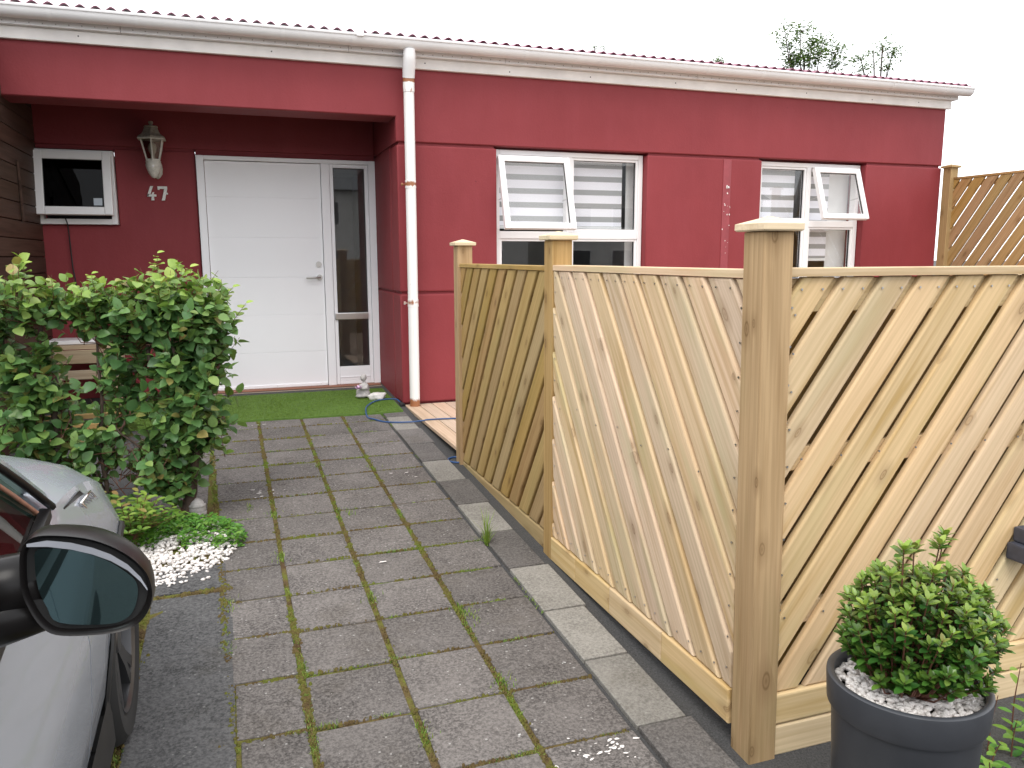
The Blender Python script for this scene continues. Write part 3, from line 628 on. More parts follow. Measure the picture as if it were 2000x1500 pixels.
# each window is one Empty part of the house: frame, sash, panes and blind below it
def window(x0, x1, xm, z0, z1, zt, open_left, name='window', y=.075):
    w = bpy.data.objects.new(name, None); w.empty_display_size = .1; put(w, house, Matrix.Translation(((x0+x1)/2, y, z0)))
    m = MB(); ring(m, x0, x1, z0, z1, .042, y, y+.08)
    m.box((xm-.026, y+.001, z0+.042), (xm+.026, y+.08, z1-.042), .004)
    for a, b in ((x0+.042, xm-.026), (xm+.026, x1-.042)): m.box((a, y+.002, zt-.032), (b, y+.08, zt+.032), .004)
    m.build('frame', M['white'], w, 35)
    for i, (a, b) in enumerate(((x0+.042, xm-.026), (xm+.026, x1-.042))):
        for j, (c, d) in enumerate(((z0+.042, zt-.032), (zt+.032, z1-.042))):
            if j == 1 and i == (0 if open_left else 1): continue
            f = MB(); ring(f, a+.001, b-.001, c+.001, d-.001, .022, y+.012, y+.06, .003); f.build('glazing_bead', M['white'], w, 35)
            r_ = MB(); ring(r_, a+.022, b-.022, c+.022, d-.022, .004, y+.028, y+.05, .0008); r_.build('gasket', M['rubber'], w)
            pane_box('pane', a+.02, b-.02, c+.02, d-.02, y+.036, w)
    return w
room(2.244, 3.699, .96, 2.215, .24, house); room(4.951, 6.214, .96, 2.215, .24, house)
w1 = window(2.250, 3.694, 2.955, .99, 2.196, 1.468, True)
sash(w1, 2.262, 2.925, 2.130, .655, R(17), .062)
bx('blind', (2.26, .20, 1.555), (3.545, .204, 2.20), M['blind'], w1); bx('blind_rail', (2.26, .193, 1.525), (3.545, .208, 1.553), M['curtain'], w1, .003)
bx('curtain', (3.60, .225, .99), (3.692, .235, 2.20), M['curtain'], w1)
w2 = window(4.955, 6.208, 5.575, .99, 2.192, 1.598, False)
sash(w2, 5.590, 6.150, 2.135, .535, R(19), .062)
bx('blind', (4.96, .20, 1.255), (5.50, .204, 2.19), M['blind'], w2); bx('blind_rail', (4.96, .193, 1.225), (5.50, .208, 1.253), M['curtain'], w2, .003)
bx('blind', (5.60, .20, 1.255), (5.93, .204, 2.19), M['blind'], w2); bx('blind_rail', (5.60, .193, 1.225), (5.93, .208, 1.253), M['curtain'], w2, .003)
bx('curtain', (5.95, .225, .99), (6.20, .235, 2.19), M['curtain'], w2)
# small toilet window in the porch
wb = bpy.data.objects.new('window', None); put(wb, house, Matrix.Translation((-1.15, DY, 1.56)))
m = MB(); ring(m, -1.452, -.850, 1.558, 2.168, .045, DY-.045, DY+.05); m.build('frame', M['white'], wb, 35)
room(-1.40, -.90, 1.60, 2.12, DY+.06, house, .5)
T = Matrix.Translation((-1.442, DY-.045, 2.145)) @ Matrix.Rotation(-R(9), 4, 'X')
for nm, mt, f_ in (('sash', M['white'], lambda q: ring(q, 0, .575, -.525, 0, .066, -.045, 0, .006)), ('pane', M['darkglass'], lambda q: q.box((.06, -.03, -.465), (.515, -.024, -.06))), ('gasket', M['rubber'], lambda q: ring(q, .065, .510, -.46, -.065, .005, -.035, -.02, .001)), ('sticker', M['paper'], lambda q: q.box((.43, -.0325, -.445), (.495, -.0312, -.385)))):
    q = MB(); f_(q); o = bpy.data.objects.new(nm, q.mesh(nm, mt, 35)); put(o, wb, T)
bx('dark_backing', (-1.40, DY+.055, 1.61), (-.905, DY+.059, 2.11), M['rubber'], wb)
# door set
dr = bpy.data.objects.new('door', None); put(dr, house, Matrix.Translation((.6, DY, .06)))
m = MB(); fy0, fy1 = DY-.02, DY+.06
m.box((-.198, fy0, .062), (-.135, fy1, 2.165), .004); m.box((1.308, fy0, .062), (1.372, fy1, 2.165), .004)
m.box((-.1348, fy0+.0006, 2.128), (1.3078, fy1, 2.1645), .004); m.box((.872, fy0+.0007, .062), (.948, fy1, 2.1275), .004)
m.build('door_frame', M['door'], dr, 35)
zj = [.066, .397, .7455, 1.094, 1.453, 1.811, 2.124]
for a, b in zip(zj[:-1], zj[1:]): bx('door_panel', (-.131, DY+.002, a+.0012), (.868, DY+.05, b-.0012), M['door'], dr, .0022)
bx('door_core', (-.129, DY+.006, .068), (.866, DY+.045, 2.12), M['door'], dr)
bx('weather_bar', (-.125, DY-.008, .064), (.862, DY+.004, .092), M['door'], dr, .003)
for x in (-.02, .40, .80): MB().blob((x, DY-.009, .079), (.004, .002, .004), 1).build('screw', M['steel'], dr)
h_ = MB(); h_.tube([(.826, DY+.002, 1.090), (.826, DY-.012, 1.090)], .026, 20); h_.tube([(.826, DY-.01, 1.090), (.826, DY-.045, 1.090), (.815, DY-.052, 1.090), (.70, DY-.052, 1.086)], .009, 10); h_.build('door_handle', M['steel'], dr, 40)
h_ = MB(); h_.tube([(.822, DY+.002, 1.212), (.822, DY-.012, 1.212)], .026, 20); h_.tube([(.822, DY-.01, 1.212), (.822, DY-.016, 1.212)], .013, 14); h_.build('lock', M['steel'], dr, 40)
m = MB(); ring(m, .951, 1.305, .064, 2.1265, .032, DY-.008, DY+.05); m.box((.983, DY-.007, .690), (1.273, DY+.05, .752), .004); m.box((.983, DY-.007, .0965), (1.273, DY+.05, .235), .004)
m.box((.983, DY-.012, .130), (1.273, DY-.006, .136), .001)
m.build('sidelight_frame', M['door'], dr, 35)
bx('letter_plate', (.955, DY-.030, .688), (1.268, DY-.009, .752), M['steel'], dr, .006)
pane_box('pane', .981, 1.275, .75, 2.096, DY+.02, dr); pane_box('pane', .981, 1.275, .233, .692, DY+.02, dr)
for c, d in ((.752, 2.094), (.2355, .690)):
    r_ = MB(); ring(r_, .983, 1.273, c, d, .005, DY+.008, DY+.03, .001); r_.build('gasket', M['rubber'], dr)
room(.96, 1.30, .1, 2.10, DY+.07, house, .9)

# wall lantern
LX, LY, LZ = -.532, DY-.145, 2.17
la = thing('wall_lantern', (LX, DY+.01, 2.0), 'white six sided lantern with grimy roof on the red porch wall above the number', 'lamp')
def hexr(mb, prof, n=6): mb.lathe(prof, n, (LX, LY, LZ), R(30))
m = MB(); hexr(m, [(.122, .098), (.118, .112), (.085, .135), (.070, .158), (.060, .182), (.052, .190)]); m.build('roof', M['lampdark'], la, 20)
m = MB(); m.lathe([(.052, .186), (.056, .196), (.050, .204), (.016, .206), (.012, .216), (.020, .226), (.018, .240), (.0, .246)], 16, (LX, LY, LZ)); m.build('finial', M['lampdark'], la, 40)
m = MB(); hexr(m, [(.096, .088), (.124, .090), (.124, .098), (.06, .10)]); hexr(m, [(.062, -.083), (.062, -.07), (.030, -.066)]); m.build('rim', M['lampmetal'], la, 20)
for k in range(6):
    a = R(30+60*k); c_, s_ = math.cos(a), math.sin(a)
    MB().tube([(LX+.056*c_, LY+.056*s_, LZ-.072), (LX+.097*c_, LY+.097*s_, LZ+.092)], .0065, 6).build('bar', M['lampmetal'], la)
m = MB(); hexr(m, [(.052, -.07), (.092, .09)]); m.build('lantern_glass', M['lampglass'], la)
m = MB(); m.lathe([(.0, -.07), (.017, -.066), (.017, -.03), (.030, .0), (.036, .03), (.028, .055), (.0, .068)], 16, (LX, LY, LZ)); m.build('bulb', M['lampmetal'], la, True)
m = MB(); m.lathe([(.062, -.085), (.058, -.10), (.062, -.115), (.056, -.145), (.04, -.19), (.018, -.22), (.0, -.226)], 18, (LX, LY, LZ)); m.build('base_cup', M['lampmetal'], la, 60)
m = MB(); m.tube([(LX, LY, LZ-.15), (LX+.005, LY+.05, LZ-.17), (LX+.01, DY+.01, LZ-.14)], [.02, .018, .02], 10)
m.blob((LX+.018, DY+.003, LZ-.135), (.045, .016, .085), 2); m.build('bracket', M['lampmetal'], la, True)
MB().blob((LX, LY-.055, LZ-.13), (.012, .008, .012), 2).build('sensor', M['white'], la, True)
# house number 47
nu = thing('house_number', (-.525, DY+.01, 1.77), 'white enamel house number 47 on the red wall under the lantern', 'house number')
def digit(name, polys):
    m = MB()
    for pl in polys:
        n_ = len(pl); v = [(x, DY-.004, z) for x, z in pl]+[(x, DY+.010, z) for x, z in pl]
        m.add(v, [tuple(range(n_)), tuple(range(n_, 2*n_))[::-1]]+[(k, n_+k, n_+(k+1) % n_, (k+1) % n_) for k in range(n_)])
    m.build(name, M['number'], nu)
x0, z0 = -.610, 1.772
digit('digit_four', [[(x0+.030, z0+.118), (x0+.052, z0+.118), (x0+.026, z0+.048), (x0+.0, z0+.030), (x0+.0, z0+.040)],
                     [(x0, z0+.030), (x0+.074, z0+.030), (x0+.074, z0+.048), (x0+.0262, z0+.0482), (x0+.002, z0+.048)],
                     [(x0+.030, z0-.002), (x0+.056, z0-.002), (x0+.053, z0+.0299), (x0+.036, z0+.0299)],
                     [(x0+.036, z0+.0483), (x0+.054, z0+.0483), (x0+.057, z0+.068), (x0+.046, z0+.066)]])
x0 = -.523
digit('digit_seven', [[(x0, z0+.090), (x0+.012, z0+.086), (x0+.018, z0+.097), (x0+.077, z0+.097), (x0+.077, z0+.118), (x0, z0+.118)],
                      [(x0+.052, z0+.0969), (x0+.077, z0+.0969), (x0+.068, z0+.060), (x0+.054, z0-.002), (x0+.026, z0-.002), (x0+.034, z0+.020), (x0+.044, z0+.060)],
                      [(x0+.066, z0+.052), (x0+.080, z0+.048), (x0+.080, z0+.064), (x0+.069, z0+.066)]])
# cable hanging out of the toilet window
c = MB(); c.tube([(-1.24, DY-.10, 1.605), (-1.235, DY-.055, 1.56), (-1.238, DY-.006, 1.46), (-1.232, DY-.004, 1.2), (-1.205, DY-.01, .95), (-1.19, DY-.01, .5)], .0055, 6)
tag(c.build('cable', M['rubber'], None, True), 'thin black cable hanging from the small window down the red wall', 'cable')

# ------------------------------------------------------------------ mat, figurine, stone, hose
mt = MB(); rows_ = []
for i in range(15):
    t = i/14; rows_.append([(x, (-.285-.045*max(0, (x+.2)/1.5)+.02*max(0, (x-1.1))/.2)*(1-t)+.635*t, 0) for x in [-1.30+k*.1635 for k in range(17)]])
rows_ = [[(x, y, SL*y+.040+.004*noise.noise(Vector((x*4, y*4, 0)))) for x, y, z in r_] for r_ in rows_]
mt.grid(rows_); low = [[(x, y, z-.025) for x, y, z in r_] for r_ in rows_]
edge = rows_[0]; mt.grid([low[0], rows_[0]]); mt.grid([[r_[-1] for r_ in rows_][::-1], [r_[-1] for r_ in low][::-1]])
turf = thing('turf_mat', (.2, .1, 0), 'bright green artificial grass mat in front of the white door', 'mat')
mt.build('backing', M['turf'], turf)
tb = MB(); rr = random.Random(12)
for _ in range(42000):
    x = rr.uniform(-1.0, 1.31); y = rr.uniform(-.31, .63)
    if y < -.285-.045*max(0, (x+.2)/1.5)+.004: continue
    p = Vector((x, y, SL*y+.038)); a = rr.uniform(0, 6.28); l = .012; w_ = .0016
    tb.add([p+Vector((-w_*math.sin(a), w_*math.cos(a), 0)), p-Vector((-w_*math.sin(a), w_*math.cos(a), 0)), p+Vector((rr.uniform(-.006, .006), rr.uniform(-.006, .006), l*rr.uniform(.6, 1.2)))], [(0, 1, 2)])
tb.build('pile', M['turf_blade'], turf, kind='stuff')
def remesh(name, mb, mat, parent, vox, label=None):
    o = mb.build(name, mat, parent, True); md = o.modifiers.new('r', 'REMESH'); md.mode = 'VOXEL'; md.voxel_size = vox; md.use_smooth_shade = True
    sm_ = o.modifiers.new('s', 'SMOOTH'); sm_.iterations = 4; sm_.factor = .5; return o
sx, sy, sz = 1.075, .27, .055
st = thing('figurine', (sx, sy, sz), 'small grey seated garden figurine holding a pink flower beside the door', 'figurine')
b = MB(); b.blob((sx+.018, sy, sz+.075), (.045, .036, .065), 2); b.blob((sx+.01, sy, sz+.035), (.062, .05, .035), 2)
b.blob((sx-.01, sy-.035, sz+.020), (.062, .024, .018), 2); b.blob((sx-.035, sy-.01, sz+.045), (.024, .024, .040), 2)
b.tube([(sx+.04, sy-.01, sz+.115), (sx+.03, sy-.045, sz+.085), (sx-.02, sy-.05, sz+.085)], [.015, .013, .010], 8); b.tube([(sx-.015, sy, sz+.115), (sx-.025, sy-.03, sz+.095), (sx-.035, sy-.045, sz+.09)], [.014, .012, .010], 8)
b.tube([(sx+.018, sy, sz+.12), (sx+.014, sy-.002, sz+.155)], .014, 8)
remesh('body', b, M['statue'], st, .005)
b = MB(); b.blob((sx+.010, sy-.004, sz+.175), (.028, .028, .034), 2); b.blob((sx+.020, sy-.004, sz+.195), (.018, .018, .016), 2); b.blob((sx-.006, sy-.028, sz+.171), (.006, .006, .006), 1)
b.blob((sx+.036, sy-.002, sz+.172), (.006, .008, .011), 1); remesh('head', b, M['statue'], st, .004)
b = MB()
for k in range(10):
    a = k*.628+.3; e = .35 if k % 2 else .8; c0 = Vector((sx-.045, sy-.062, sz+.085)); d = Vector((math.cos(a)*math.cos(e), math.sin(a)*math.cos(e)*.8-.1, math.sin(e))); q = d.cross(Vector((0, 0, 1))).normalized()*.014
    b.add([c0, c0+d*.026+q, c0+d*.052, c0+d*.026-q], [(0, 1, 2, 3)])
b.build('flower', M['flower'], st)
b = MB(); b.blob((1.185, .165, .075), (.078, .05, .040), 3, .35, 4.); tag(b.build('stone', M['stone'], None, True), 'smooth pale stone lying on the green mat by the figurine', 'stone')
hp = [(1.362, .02, .03), (1.34, .098, .05), (1.25, .10, .056), (1.155, .055, .055), (1.06, -.10, .05), (1.015, -.26, .045), (1.005, -.40, .012), (1.03, -.50, .012), (1.12, -.62, .004), (1.27, -.70, .008), (1.38, -.732, .018), (1.43, -.737, .024), (1.63, -.76, .024), (1.80, -.80, .024)]
def smooth_pts(p, n=6):
    p = [Vector(q) for q in p]; o_ = []
    for i in range(len(p)-1):
        a, b, c, d = p[max(i-1, 0)], p[i], p[i+1], p[min(i+2, len(p)-1)]
        for k in range(n):
            t = k/n; o_.append(.5*((2*b)+(-a+c)*t+(2*a-5*b+4*c-d)*t*t+(-a+3*b-3*c+d)*t**3))
    return o_+[p[-1]]
ho = thing('garden_hose', (1.1, -.4, 0), 'thin blue hose curling off the green mat towards the decking', 'hose')
MB().tube(smooth_pts(hp), .0058, 8).build('hose_line', M['hose'], ho, True)
m = MB(); m.tube([(1.362, .02, .028), (1.366, -.02, .012)], .016, 10); m.tube([(1.366, -.015, .02), (1.37, -.045, .01)], .022, 10); m.build('connector', M['rubber'], ho, 40)
hp = [(1.43, -1.70, -.055), (1.39, -1.64, -.058), (1.345, -1.655, -.060), (1.325, -1.70, -.062), (1.35, -1.75, -.064), (1.40, -1.772, -.062), (1.46, -1.74, -.06)]
tag(MB().tube(smooth_pts(hp), .0058, 8).build('garden_hose', M['hose'], None, True), 'short blue hose loop around the foot of the farthest low fence post', 'hose')
b = MB(); b.blob((-.215, -2.30, -.045), (.045, .045, .058), 3); b.lathe([(.047, -.03), (.050, -.02), (.047, -.01)], 18, (-.215, -2.30, -.045)); b.lathe([(.044, .014), (.048, .022), (.043, .03)], 18, (-.215, -2.30, -.045))
tag(b.build('garden_light', M['statue'], None, True), 'round grey garden ball half hidden behind the hedge stem', 'garden ornament')

# ------------------------------------------------------------------ fences
TAN = math.tan(R(54))
def post(parent, x, y, w, z0, z1, mat, capw, lean=(0, 0)):
    """square post with chamfered pyramid cap; x,y = lower left front corner (min x, min y)"""
    ax = Vector((lean[0], lean[1], 1)).normalized(); side = Vector((1, 0, 0)); side = (side-ax*side.dot(ax)).normalized()
    L = (z1-z0); base = Vector((x, y+w, z0))-Vector((lean[0], lean[1], 0))*L*.0
    p = stick('post', mat, parent, (base.x, base.y, base.z), ax, L, w, w, side, .006)
    # ax x side points to +Y for (z, x): z × x = y, so step back by the width
    p.matrix_local = p.matrix_local @ Matrix.Translation((0, 0, -w)) if False else p.matrix_local
    return p
def make_post(parent, x, y, w, z0, z1, mat, lean=(0., 0.), capw=None):
    capw = capw or w+.038
    m = MB().box((-(z1-z0)/2, -w/2, -w/2), ((z1-z0)/2, w/2, w/2), .005)
    cx, cy = x+w/2, y+w/2; ax = Vector((lean[0], lean[1], 1)).normalized(); ay = Vector((0, 1, 0)); ay = (ay-ax*ay.dot(ax)).normalized(); az = ax.cross(ay)
    mid = Vector((cx, cy, z0))+Vector((lean[0], lean[1], 1))*(z1-z0)/2
    mw = Matrix.Translation(mid) @ Matrix((ax, ay, az)).transposed().to_4x4()
    p = put(bpy.data.objects.new('post', m.mesh('post', mat, 35)), parent, mw)
    tx, ty = cx+lean[0]*(z1-z0), cy+lean[1]*(z1-z0); h = capw/2; c0 = .003
    v = [(-h+.004, -h+.004, 0), (h-.004, -h+.004, 0), (h-.004, h-.004, 0), (-h+.004, h-.004, 0), (-h, -h, .004), (h, -h, .004), (h, h, .004), (-h, h, .004),
         (-h, -h, .020), (h, -h, .020), (h, h, .020), (-h, h, .020), (-.005, -.005, .040), (.005, -.005, .040), (.005, .005, .040), (-.005, .005, .040)]
    f = [(3, 2, 1, 0)]+[(k*4+i, k*4+(i+1) % 4, (k+1)*4+(i+1) % 4, (k+1)*4+i) for k in range(3) for i in range(4)]+[(12, 13, 14, 15)]
    mc = MB().add(v, f); put(bpy.data.objects.new('post_cap', mc.mesh('post_cap', M['cap'] if mat is M['pine_post'] else mat)), p, Matrix.Translation((tx, ty, z1)))
    return p
def slats(parent, mat, o, u, z0, z1, L, pitch, width, first, sgn, t=.02, bev=.005, nrm=None, jit=.0015, tilt=0., over=None):
    """diagonal boards inside the rectangle [0,L]x[z0,z1]; u = horizontal unit vector, boards cross z1 at first+k*pitch; sgn=+1 leans so the top is further along u"""
    u = Vector(u); rj = random.Random(int(abs(first)*1000)+5)
    th = R(54); d = Vector((math.cos(th)*sgn, math.sin(th)))          # along the board in (u,z)
    half = width/2
    k = -14
    while k < 40:
        c = first+k*pitch; k += 1
        # board centre line passes (c - pitch/2, z1)
        p = Vector((c-pitch/2+rj.uniform(-jit, jit), z1)); n2 = Vector((-d.y, d.x))
        wv = half
        poly = [tuple(p+d*3+n2*wv), tuple(p-d*3+n2*wv), tuple(p-d*3-n2*wv), tuple(p+d*3-n2*wv)]
        for fn in (lambda q: q[0], lambda q: L-q[0], lambda q: q[1]-z0, lambda q: z1-q[1]): poly = clip(poly, fn) if poly else poly
        if len(poly) < 3: continue
        a = abs(sum(poly[i][0]*poly[(i+1) % len(poly)][1]-poly[(i+1) % len(poly)][0]*poly[i][1] for i in range(len(poly))))/2
        if a < .0012: continue
        pl = []
        for q in poly:                     # drop doubled points
            if not pl or (Vector(q)-Vector(pl[-1])).length > .004: pl.append(q)
        if (Vector(pl[0])-Vector(pl[-1])).length < .004: pl.pop()
        if len(pl) < 3: continue
        ax = (u*d.x+Vector((0, 0, 1))*d.y); azn = Vector(nrm); ay = azn.cross(ax)
        loc = Vector(o)
        pts = [(Vector((u*q[0]+Vector((0, 0, q[1])))).dot(ax), Vector((u*q[0]+Vector((0, 0, q[1])))).dot(azn.cross(ax))) for q in pl]
        board('slat', mat, parent, loc, ax, ay, pts, t, bev, tilt)
def screws(parent, pts, nrm, mat):
    m = MB(); nrm = Vector(nrm)
    for p in pts:
        p = Vector(p); a = nrm.orthogonal().normalized(); b = nrm.cross(a); r_ = .0036
        m.add([p+nrm*.0012+(a*math.cos(k*1.047)+b*math.sin(k*1.047))*r_ for k in range(6)]+[p-nrm*.001+(a*math.cos(k*1.047)+b*math.sin(k*1.047))*r_ for k in range(6)], [tuple(range(6))]+[(k, 6+k, 6+(k+1) % 6, (k+1) % 6) for k in range(6)])
    return m.build('screw', mat, parent, kind='stuff')
FX = 1.38
# far section of the low side fence (older, browner boards)
f1 = thing('fence', (FX+.04, -2.5, -.1), 'far low fence section of brown diagonal slats next to the downpipe', 'fence', 'low garden fence sections')
make_post(f1, FX, -1.800, .098, -.15, 1.346, M['pine_post'])
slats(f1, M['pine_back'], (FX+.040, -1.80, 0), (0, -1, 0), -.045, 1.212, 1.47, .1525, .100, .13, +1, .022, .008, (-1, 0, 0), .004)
slats(f1, M['pine_back'], (FX+.088, -1.80, 0), (0, -1, 0), -.045, 1.19, 1.47, .1525, .108, .13+.076, +1, .018, .004, (-1, 0, 0), .002)  # rear layer added so the gaps open onto shaded wood
stick('top_rail', M['pine_post'], f1, (FX+.012, -1.80, 1.2125), (0, -1, 0), 1.47, .085, .022, (1, 0, 0), .003)
stick('rail', M['pine_back'], f1, (FX+.0405, -1.80, .62), (0, -1, 0), 1.47, .09, .02, (0, 0, -1), .003)
stick('rail', M['pine_back'], f1, (FX+.0405, -1.80, 1.205), (0, -1, 0), 1.47, .09, .02, (0, 0, -1), .003)
stick('rail', M['pine_back'], f1, (FX+.0405, -1.80, .06), (0, -1, 0), 1.47, .09, .02, (0, 0, -1), .003)
def vboard(parent, mat, x, y0, y1, ztop, h, t=.03, nm='bottom_board'):
    return stick(nm, mat, parent, (x+t, y0, ztop-h), (0, -1, 0), y0-y1, h, t, (0, 0, 1), .006)
vboard(f1, M['pine_back'], FX+.018, -1.80, -3.27, -.05, .095)
# near section
f2 = thing('fence', (FX+.04, -4.1, -.2), 'near low fence section of pale pinkish slats leaning left beside the path', 'fence', 'low garden fence sections')
make_post(f2, FX, -3.372, .098, -.2, 1.350, M['pine_post'])
slats(f2, M['pine'], (FX+.028, -3.372, 0), (0, -1, 0), -.030, 1.214, 1.44, .1478, .1070, .185, -1, .022, .0075, (-1, 0, 0), .001, tilt=R(-3.2))
stick('top_rail', M['pine'], f2, (FX+.002, -3.3725, 1.2155), (0, -1, 0), 1.44, .085, .024, (1, 0, 0), .003)
for z in (.62, 1.205, .07): stick('rail', M['pine'], f2, (FX+.040, -3.3725, z), (0, -1, 0), 1.44, .09, .02, (0, 0, -1), .003)
by = [-3.3725, -3.56, -3.82, -4.30, -4.812]
for a, b in ((-3.3725, -3.655), (-3.656, -3.990), (-3.991, -4.405), (-4.406, -4.812)): vboard(f2, M['pine_front'], FX-.002, a, b, -.034, .112, .03)
pts = [(FX+.003, -3.3725-.03-k*.1478*.5, 1.185) for k in range(19)]+[(FX+.003, -3.40, .02+k*.10) for k in range(12)]+[(FX+.003, -4.79, .03+k*.10) for k in range(12)]+[(FX+.003, -3.45-k*.075, .012) for k in range(18)]+[(FX+.003, -3.46-k*.19, .60+.03*(k % 2)) for k in range(7)]
screws(f2, pts, (-1, 0, 0), M['steel'])
# front section with the corner post
f3 = thing('fence', (2.1, -4.9, -.2), 'front fence section of wide golden slats behind the potted shrub', 'fence', 'low garden fence sections')
FY = -4.92
make_post(f3, 1.385, FY, .094, -.30, 1.343, M['pine_post'], lean=(-.018, 0), capw=.130)
LX1 = 1.95
slats(f3, M['pine_front'], (1.442, FY+.042, 0), (1, 0, 0), -.018, 1.219, LX1, .1408, .0885, .049, +1, .019, .006, (0, -1, 0), .002)
slats(f3, M['pine_back'], (1.442, FY+.118, 0), (1, 0, 0), -.018, 1.16, LX1, .1408, .105, .050+.0704, +1, .018, .004, (0, -1, 0), .002)  # extra slats set behind, half a pitch over, to darken the gaps
stick('top_rail', M['pine_front'], f3, (1.440, FY+.012, 1.2205), (1, 0, 0), LX1, .08, .024, (0, 1, 0), .003)
for z in (.66, .18): stick('rail', M['pine_front'], f3, (1.442, FY+.066, z), (1, 0, 0), LX1, .07, .022, (0, 0, 1), .003)
stick('rail', M['pine_front'], f3, (1.442, FY+.066, 1.12), (1, 0, 0), LX1, .095, .022, (0, 0, 1), .003)
for z, h in ((-.020, .096), (-.121, .098), (-.224, .10)): stick('bottom_board', M['pine_front'], f3, (1.448, FY+.040, z-h), (1, 0, 0), LX1, h, .028, (0, 0, 1), .006)
make_post(f3, 1.442+LX1, FY, .098, -.30, 1.343, M['pine_post'])
make_post(f3, 2.46, FY+.075, .09, -.20, 1.20, M['pine_post'])
pts = [(1.50+k*.0704, FY+.0195, 1.185) for k in range(26)]+[(1.470, FY+.0195, .05+k*.1085) for k in range(11)]+[(1.482, FY+.0195, .03+k*.1085) for k in range(11)]+[(1.53+k*.1408, FY+.0195, .70) for k in range(12)]+[(1.50+k*.1408, FY+.0195, .22) for k in range(12)]+[(1.475, FY+.0115, -.07), (1.475, FY+.0115, -.17)]
screws(f3, pts, (0, -1, 0), M['steel'])
# tall fence at the right end of the house, runs along the garden side
f4 = thing('tall_fence', (7.25, -1.4, 0), 'tall tan slatted fence beyond the right corner of the house', 'fence')
make_post(f4, 7.205, -.13, .10, -.1, 2.185, M['pine_back'])
slats(f4, M['tall'], (7.272, -.11, 0), (0, -1, 0), .0, 2.062, 2.4, .150, .106, .10, +1, .018, .006, (-1, 0, 0), .003)
stick('top_rail', M['tall'], f4, (7.25, -.13, 2.063), (0, -1, 0), 2.42, .05, .022, (1, 0, 0), .003)
for z in (.05, 1.0, 1.98): stick('rail', M['tall'], f4, (7.2725, -.13, z+.06), (0, -1, 0), 2.42, .06, .02, (0, 0, -1), .003)
make_post(f4, 7.22, -2.62, .09, -.1, 2.185, M['pine_back'])
# bracket on the front fence at the right edge of the photo
lt_ = thing('latch', (2.33, -4.95, .3), 'dark grey metal latch block on the front fence at the right', 'latch')
bx('latch_body', (2.372, -4.985, .29), (2.50, -4.899, .347), M['plastic'], lt_, .008); bx('latch_bar', (2.396, -4.978, .3475), (2.49, -4.900, .397), M['plastic'], lt_, .006)
# decking inside the fence
dk = thing('deck', (3, -2.4, -.05), 'pale timber decking between the fence and the house', 'deck')
x = 1.392
while x < 7.1:
    y0 = -4.78 if x > 1.5 else -1.69
    stick('deck_board', M['deck'], dk, (x+.114, y0, -.008), (0, 1, 0), -.005-y0, .114, .024, (-1, 0, 0), .004)
    x += .120
x = 2.0
while x < 7.1:
    bx('joist', (x, -4.75, -.20), (x+.05, -.02, -.009), M['pine_back'], dk); x += 1.2

# ------------------------------------------------------------------ timber behind the hedge
bn = thing('bench', (-1.1, .75, 0), 'pale timber bench against the porch wall behind the hedge', 'bench')
for yy in (.52, .66, .80): stick('seat_board', M['grey_wood'], bn, (-1.44, yy, .545), (1, 0, 0), .60, .13, .03, (0, 1, 0), .004)
stick('front_board', M['grey_wood'], bn, (-1.44, .519, .43), (1, 0, 0), .60, .11, .025, (0, 0, 1), .004)
stick('front_board', M['grey_wood'], bn, (-1.44, .519, .30), (1, 0, 0), .60, .075, .025, (0, 0, 1), .004)
for xx in (-1.42, -.93):
    for yy in (.53, .86): bx('leg', (xx, yy, 0), (xx+.06, yy+.06, .545), M['grey_wood'], bn, .004)
tag(bx('tray', (-1.40, .60, .578), (-1.02, .86, .612), M['white'], None, .008), 'flat white tray lying on the bench behind the hedge', 'tray')
pb = thing('planter_box', (-1.0, -.55, 0), 'low timber planter box on the paving behind the hedge', 'planter')
for z in (-.02, .075): stick('side_board', M['pine_back'], pb, (-1.30, -.62, z-.02), (1, 0, 0), .50, .09, .03, (0, 0, 1), .004)
for z in (-.02, .075): stick('side_board', M['pine_back'], pb, (-.80, -.65, z-.02), (0, 1, 0), .40, .09, .03, (0, 0, 1), .004)
for z in (-.02, .075): stick('side_board', M['pine_back'], pb, (-1.30, -.22, z-.02), (1, 0, 0), .50, .09, .03, (0, 0, 1), .004)
bx('soil', (-1.29, -.62, -.02), (-.81, -.25, .11), M['soil'], pb)

# ------------------------------------------------------------------ plants
def leaf_geo(L, w, fold=.25, curl=.15, heart=True):
    """leaf in local coords: base at origin, tip along +X, up +Z"""
    st_ = [(.0, .0), (.10, .30), (.34, .5), (.64, .43), (.87, .20), (1., .0)] if heart else [(0, 0), (.2, .28), (.5, .42), (.8, .30), (1, 0)]
    v = []; 
    for t, h in st_:
        x = t*L; z = -curl*L*t*t
        v.append((x, 0, z))
        if 0 < h: v += [(x, h*w, z+fold*h*w), (x, -h*w, z+fold*h*w)]
    f = []; idx = []; k = 0
    for t, h in st_:
        if h > 0: idx.append((k, k+1, k+2)); k += 3
        else: idx.append((k,)); k += 1
    for a, b in zip(idx[:-1], idx[1:]):
        if len(a) == 1: f += [(a[0], b[0], b[1]), (a[0], b[2], b[0])]
        elif len(b) == 1: f += [(a[0], b[0], a[1]), (a[0], a[2], b[0])]
        else: f += [(a[0], b[0], b[1], a[1]), (a[0], a[2], b[2], b[0])]
    return v, f
def frame(p, d, upv):
    d = d.normalized(); s_ = upv.cross(d); s_ = s_.normalized() if s_.length > 1e-4 else d.orthogonal().normalized(); u_ = d.cross(s_)
    return Matrix.Translation(p) @ Matrix((d, s_, u_)).transposed().to_4x4()
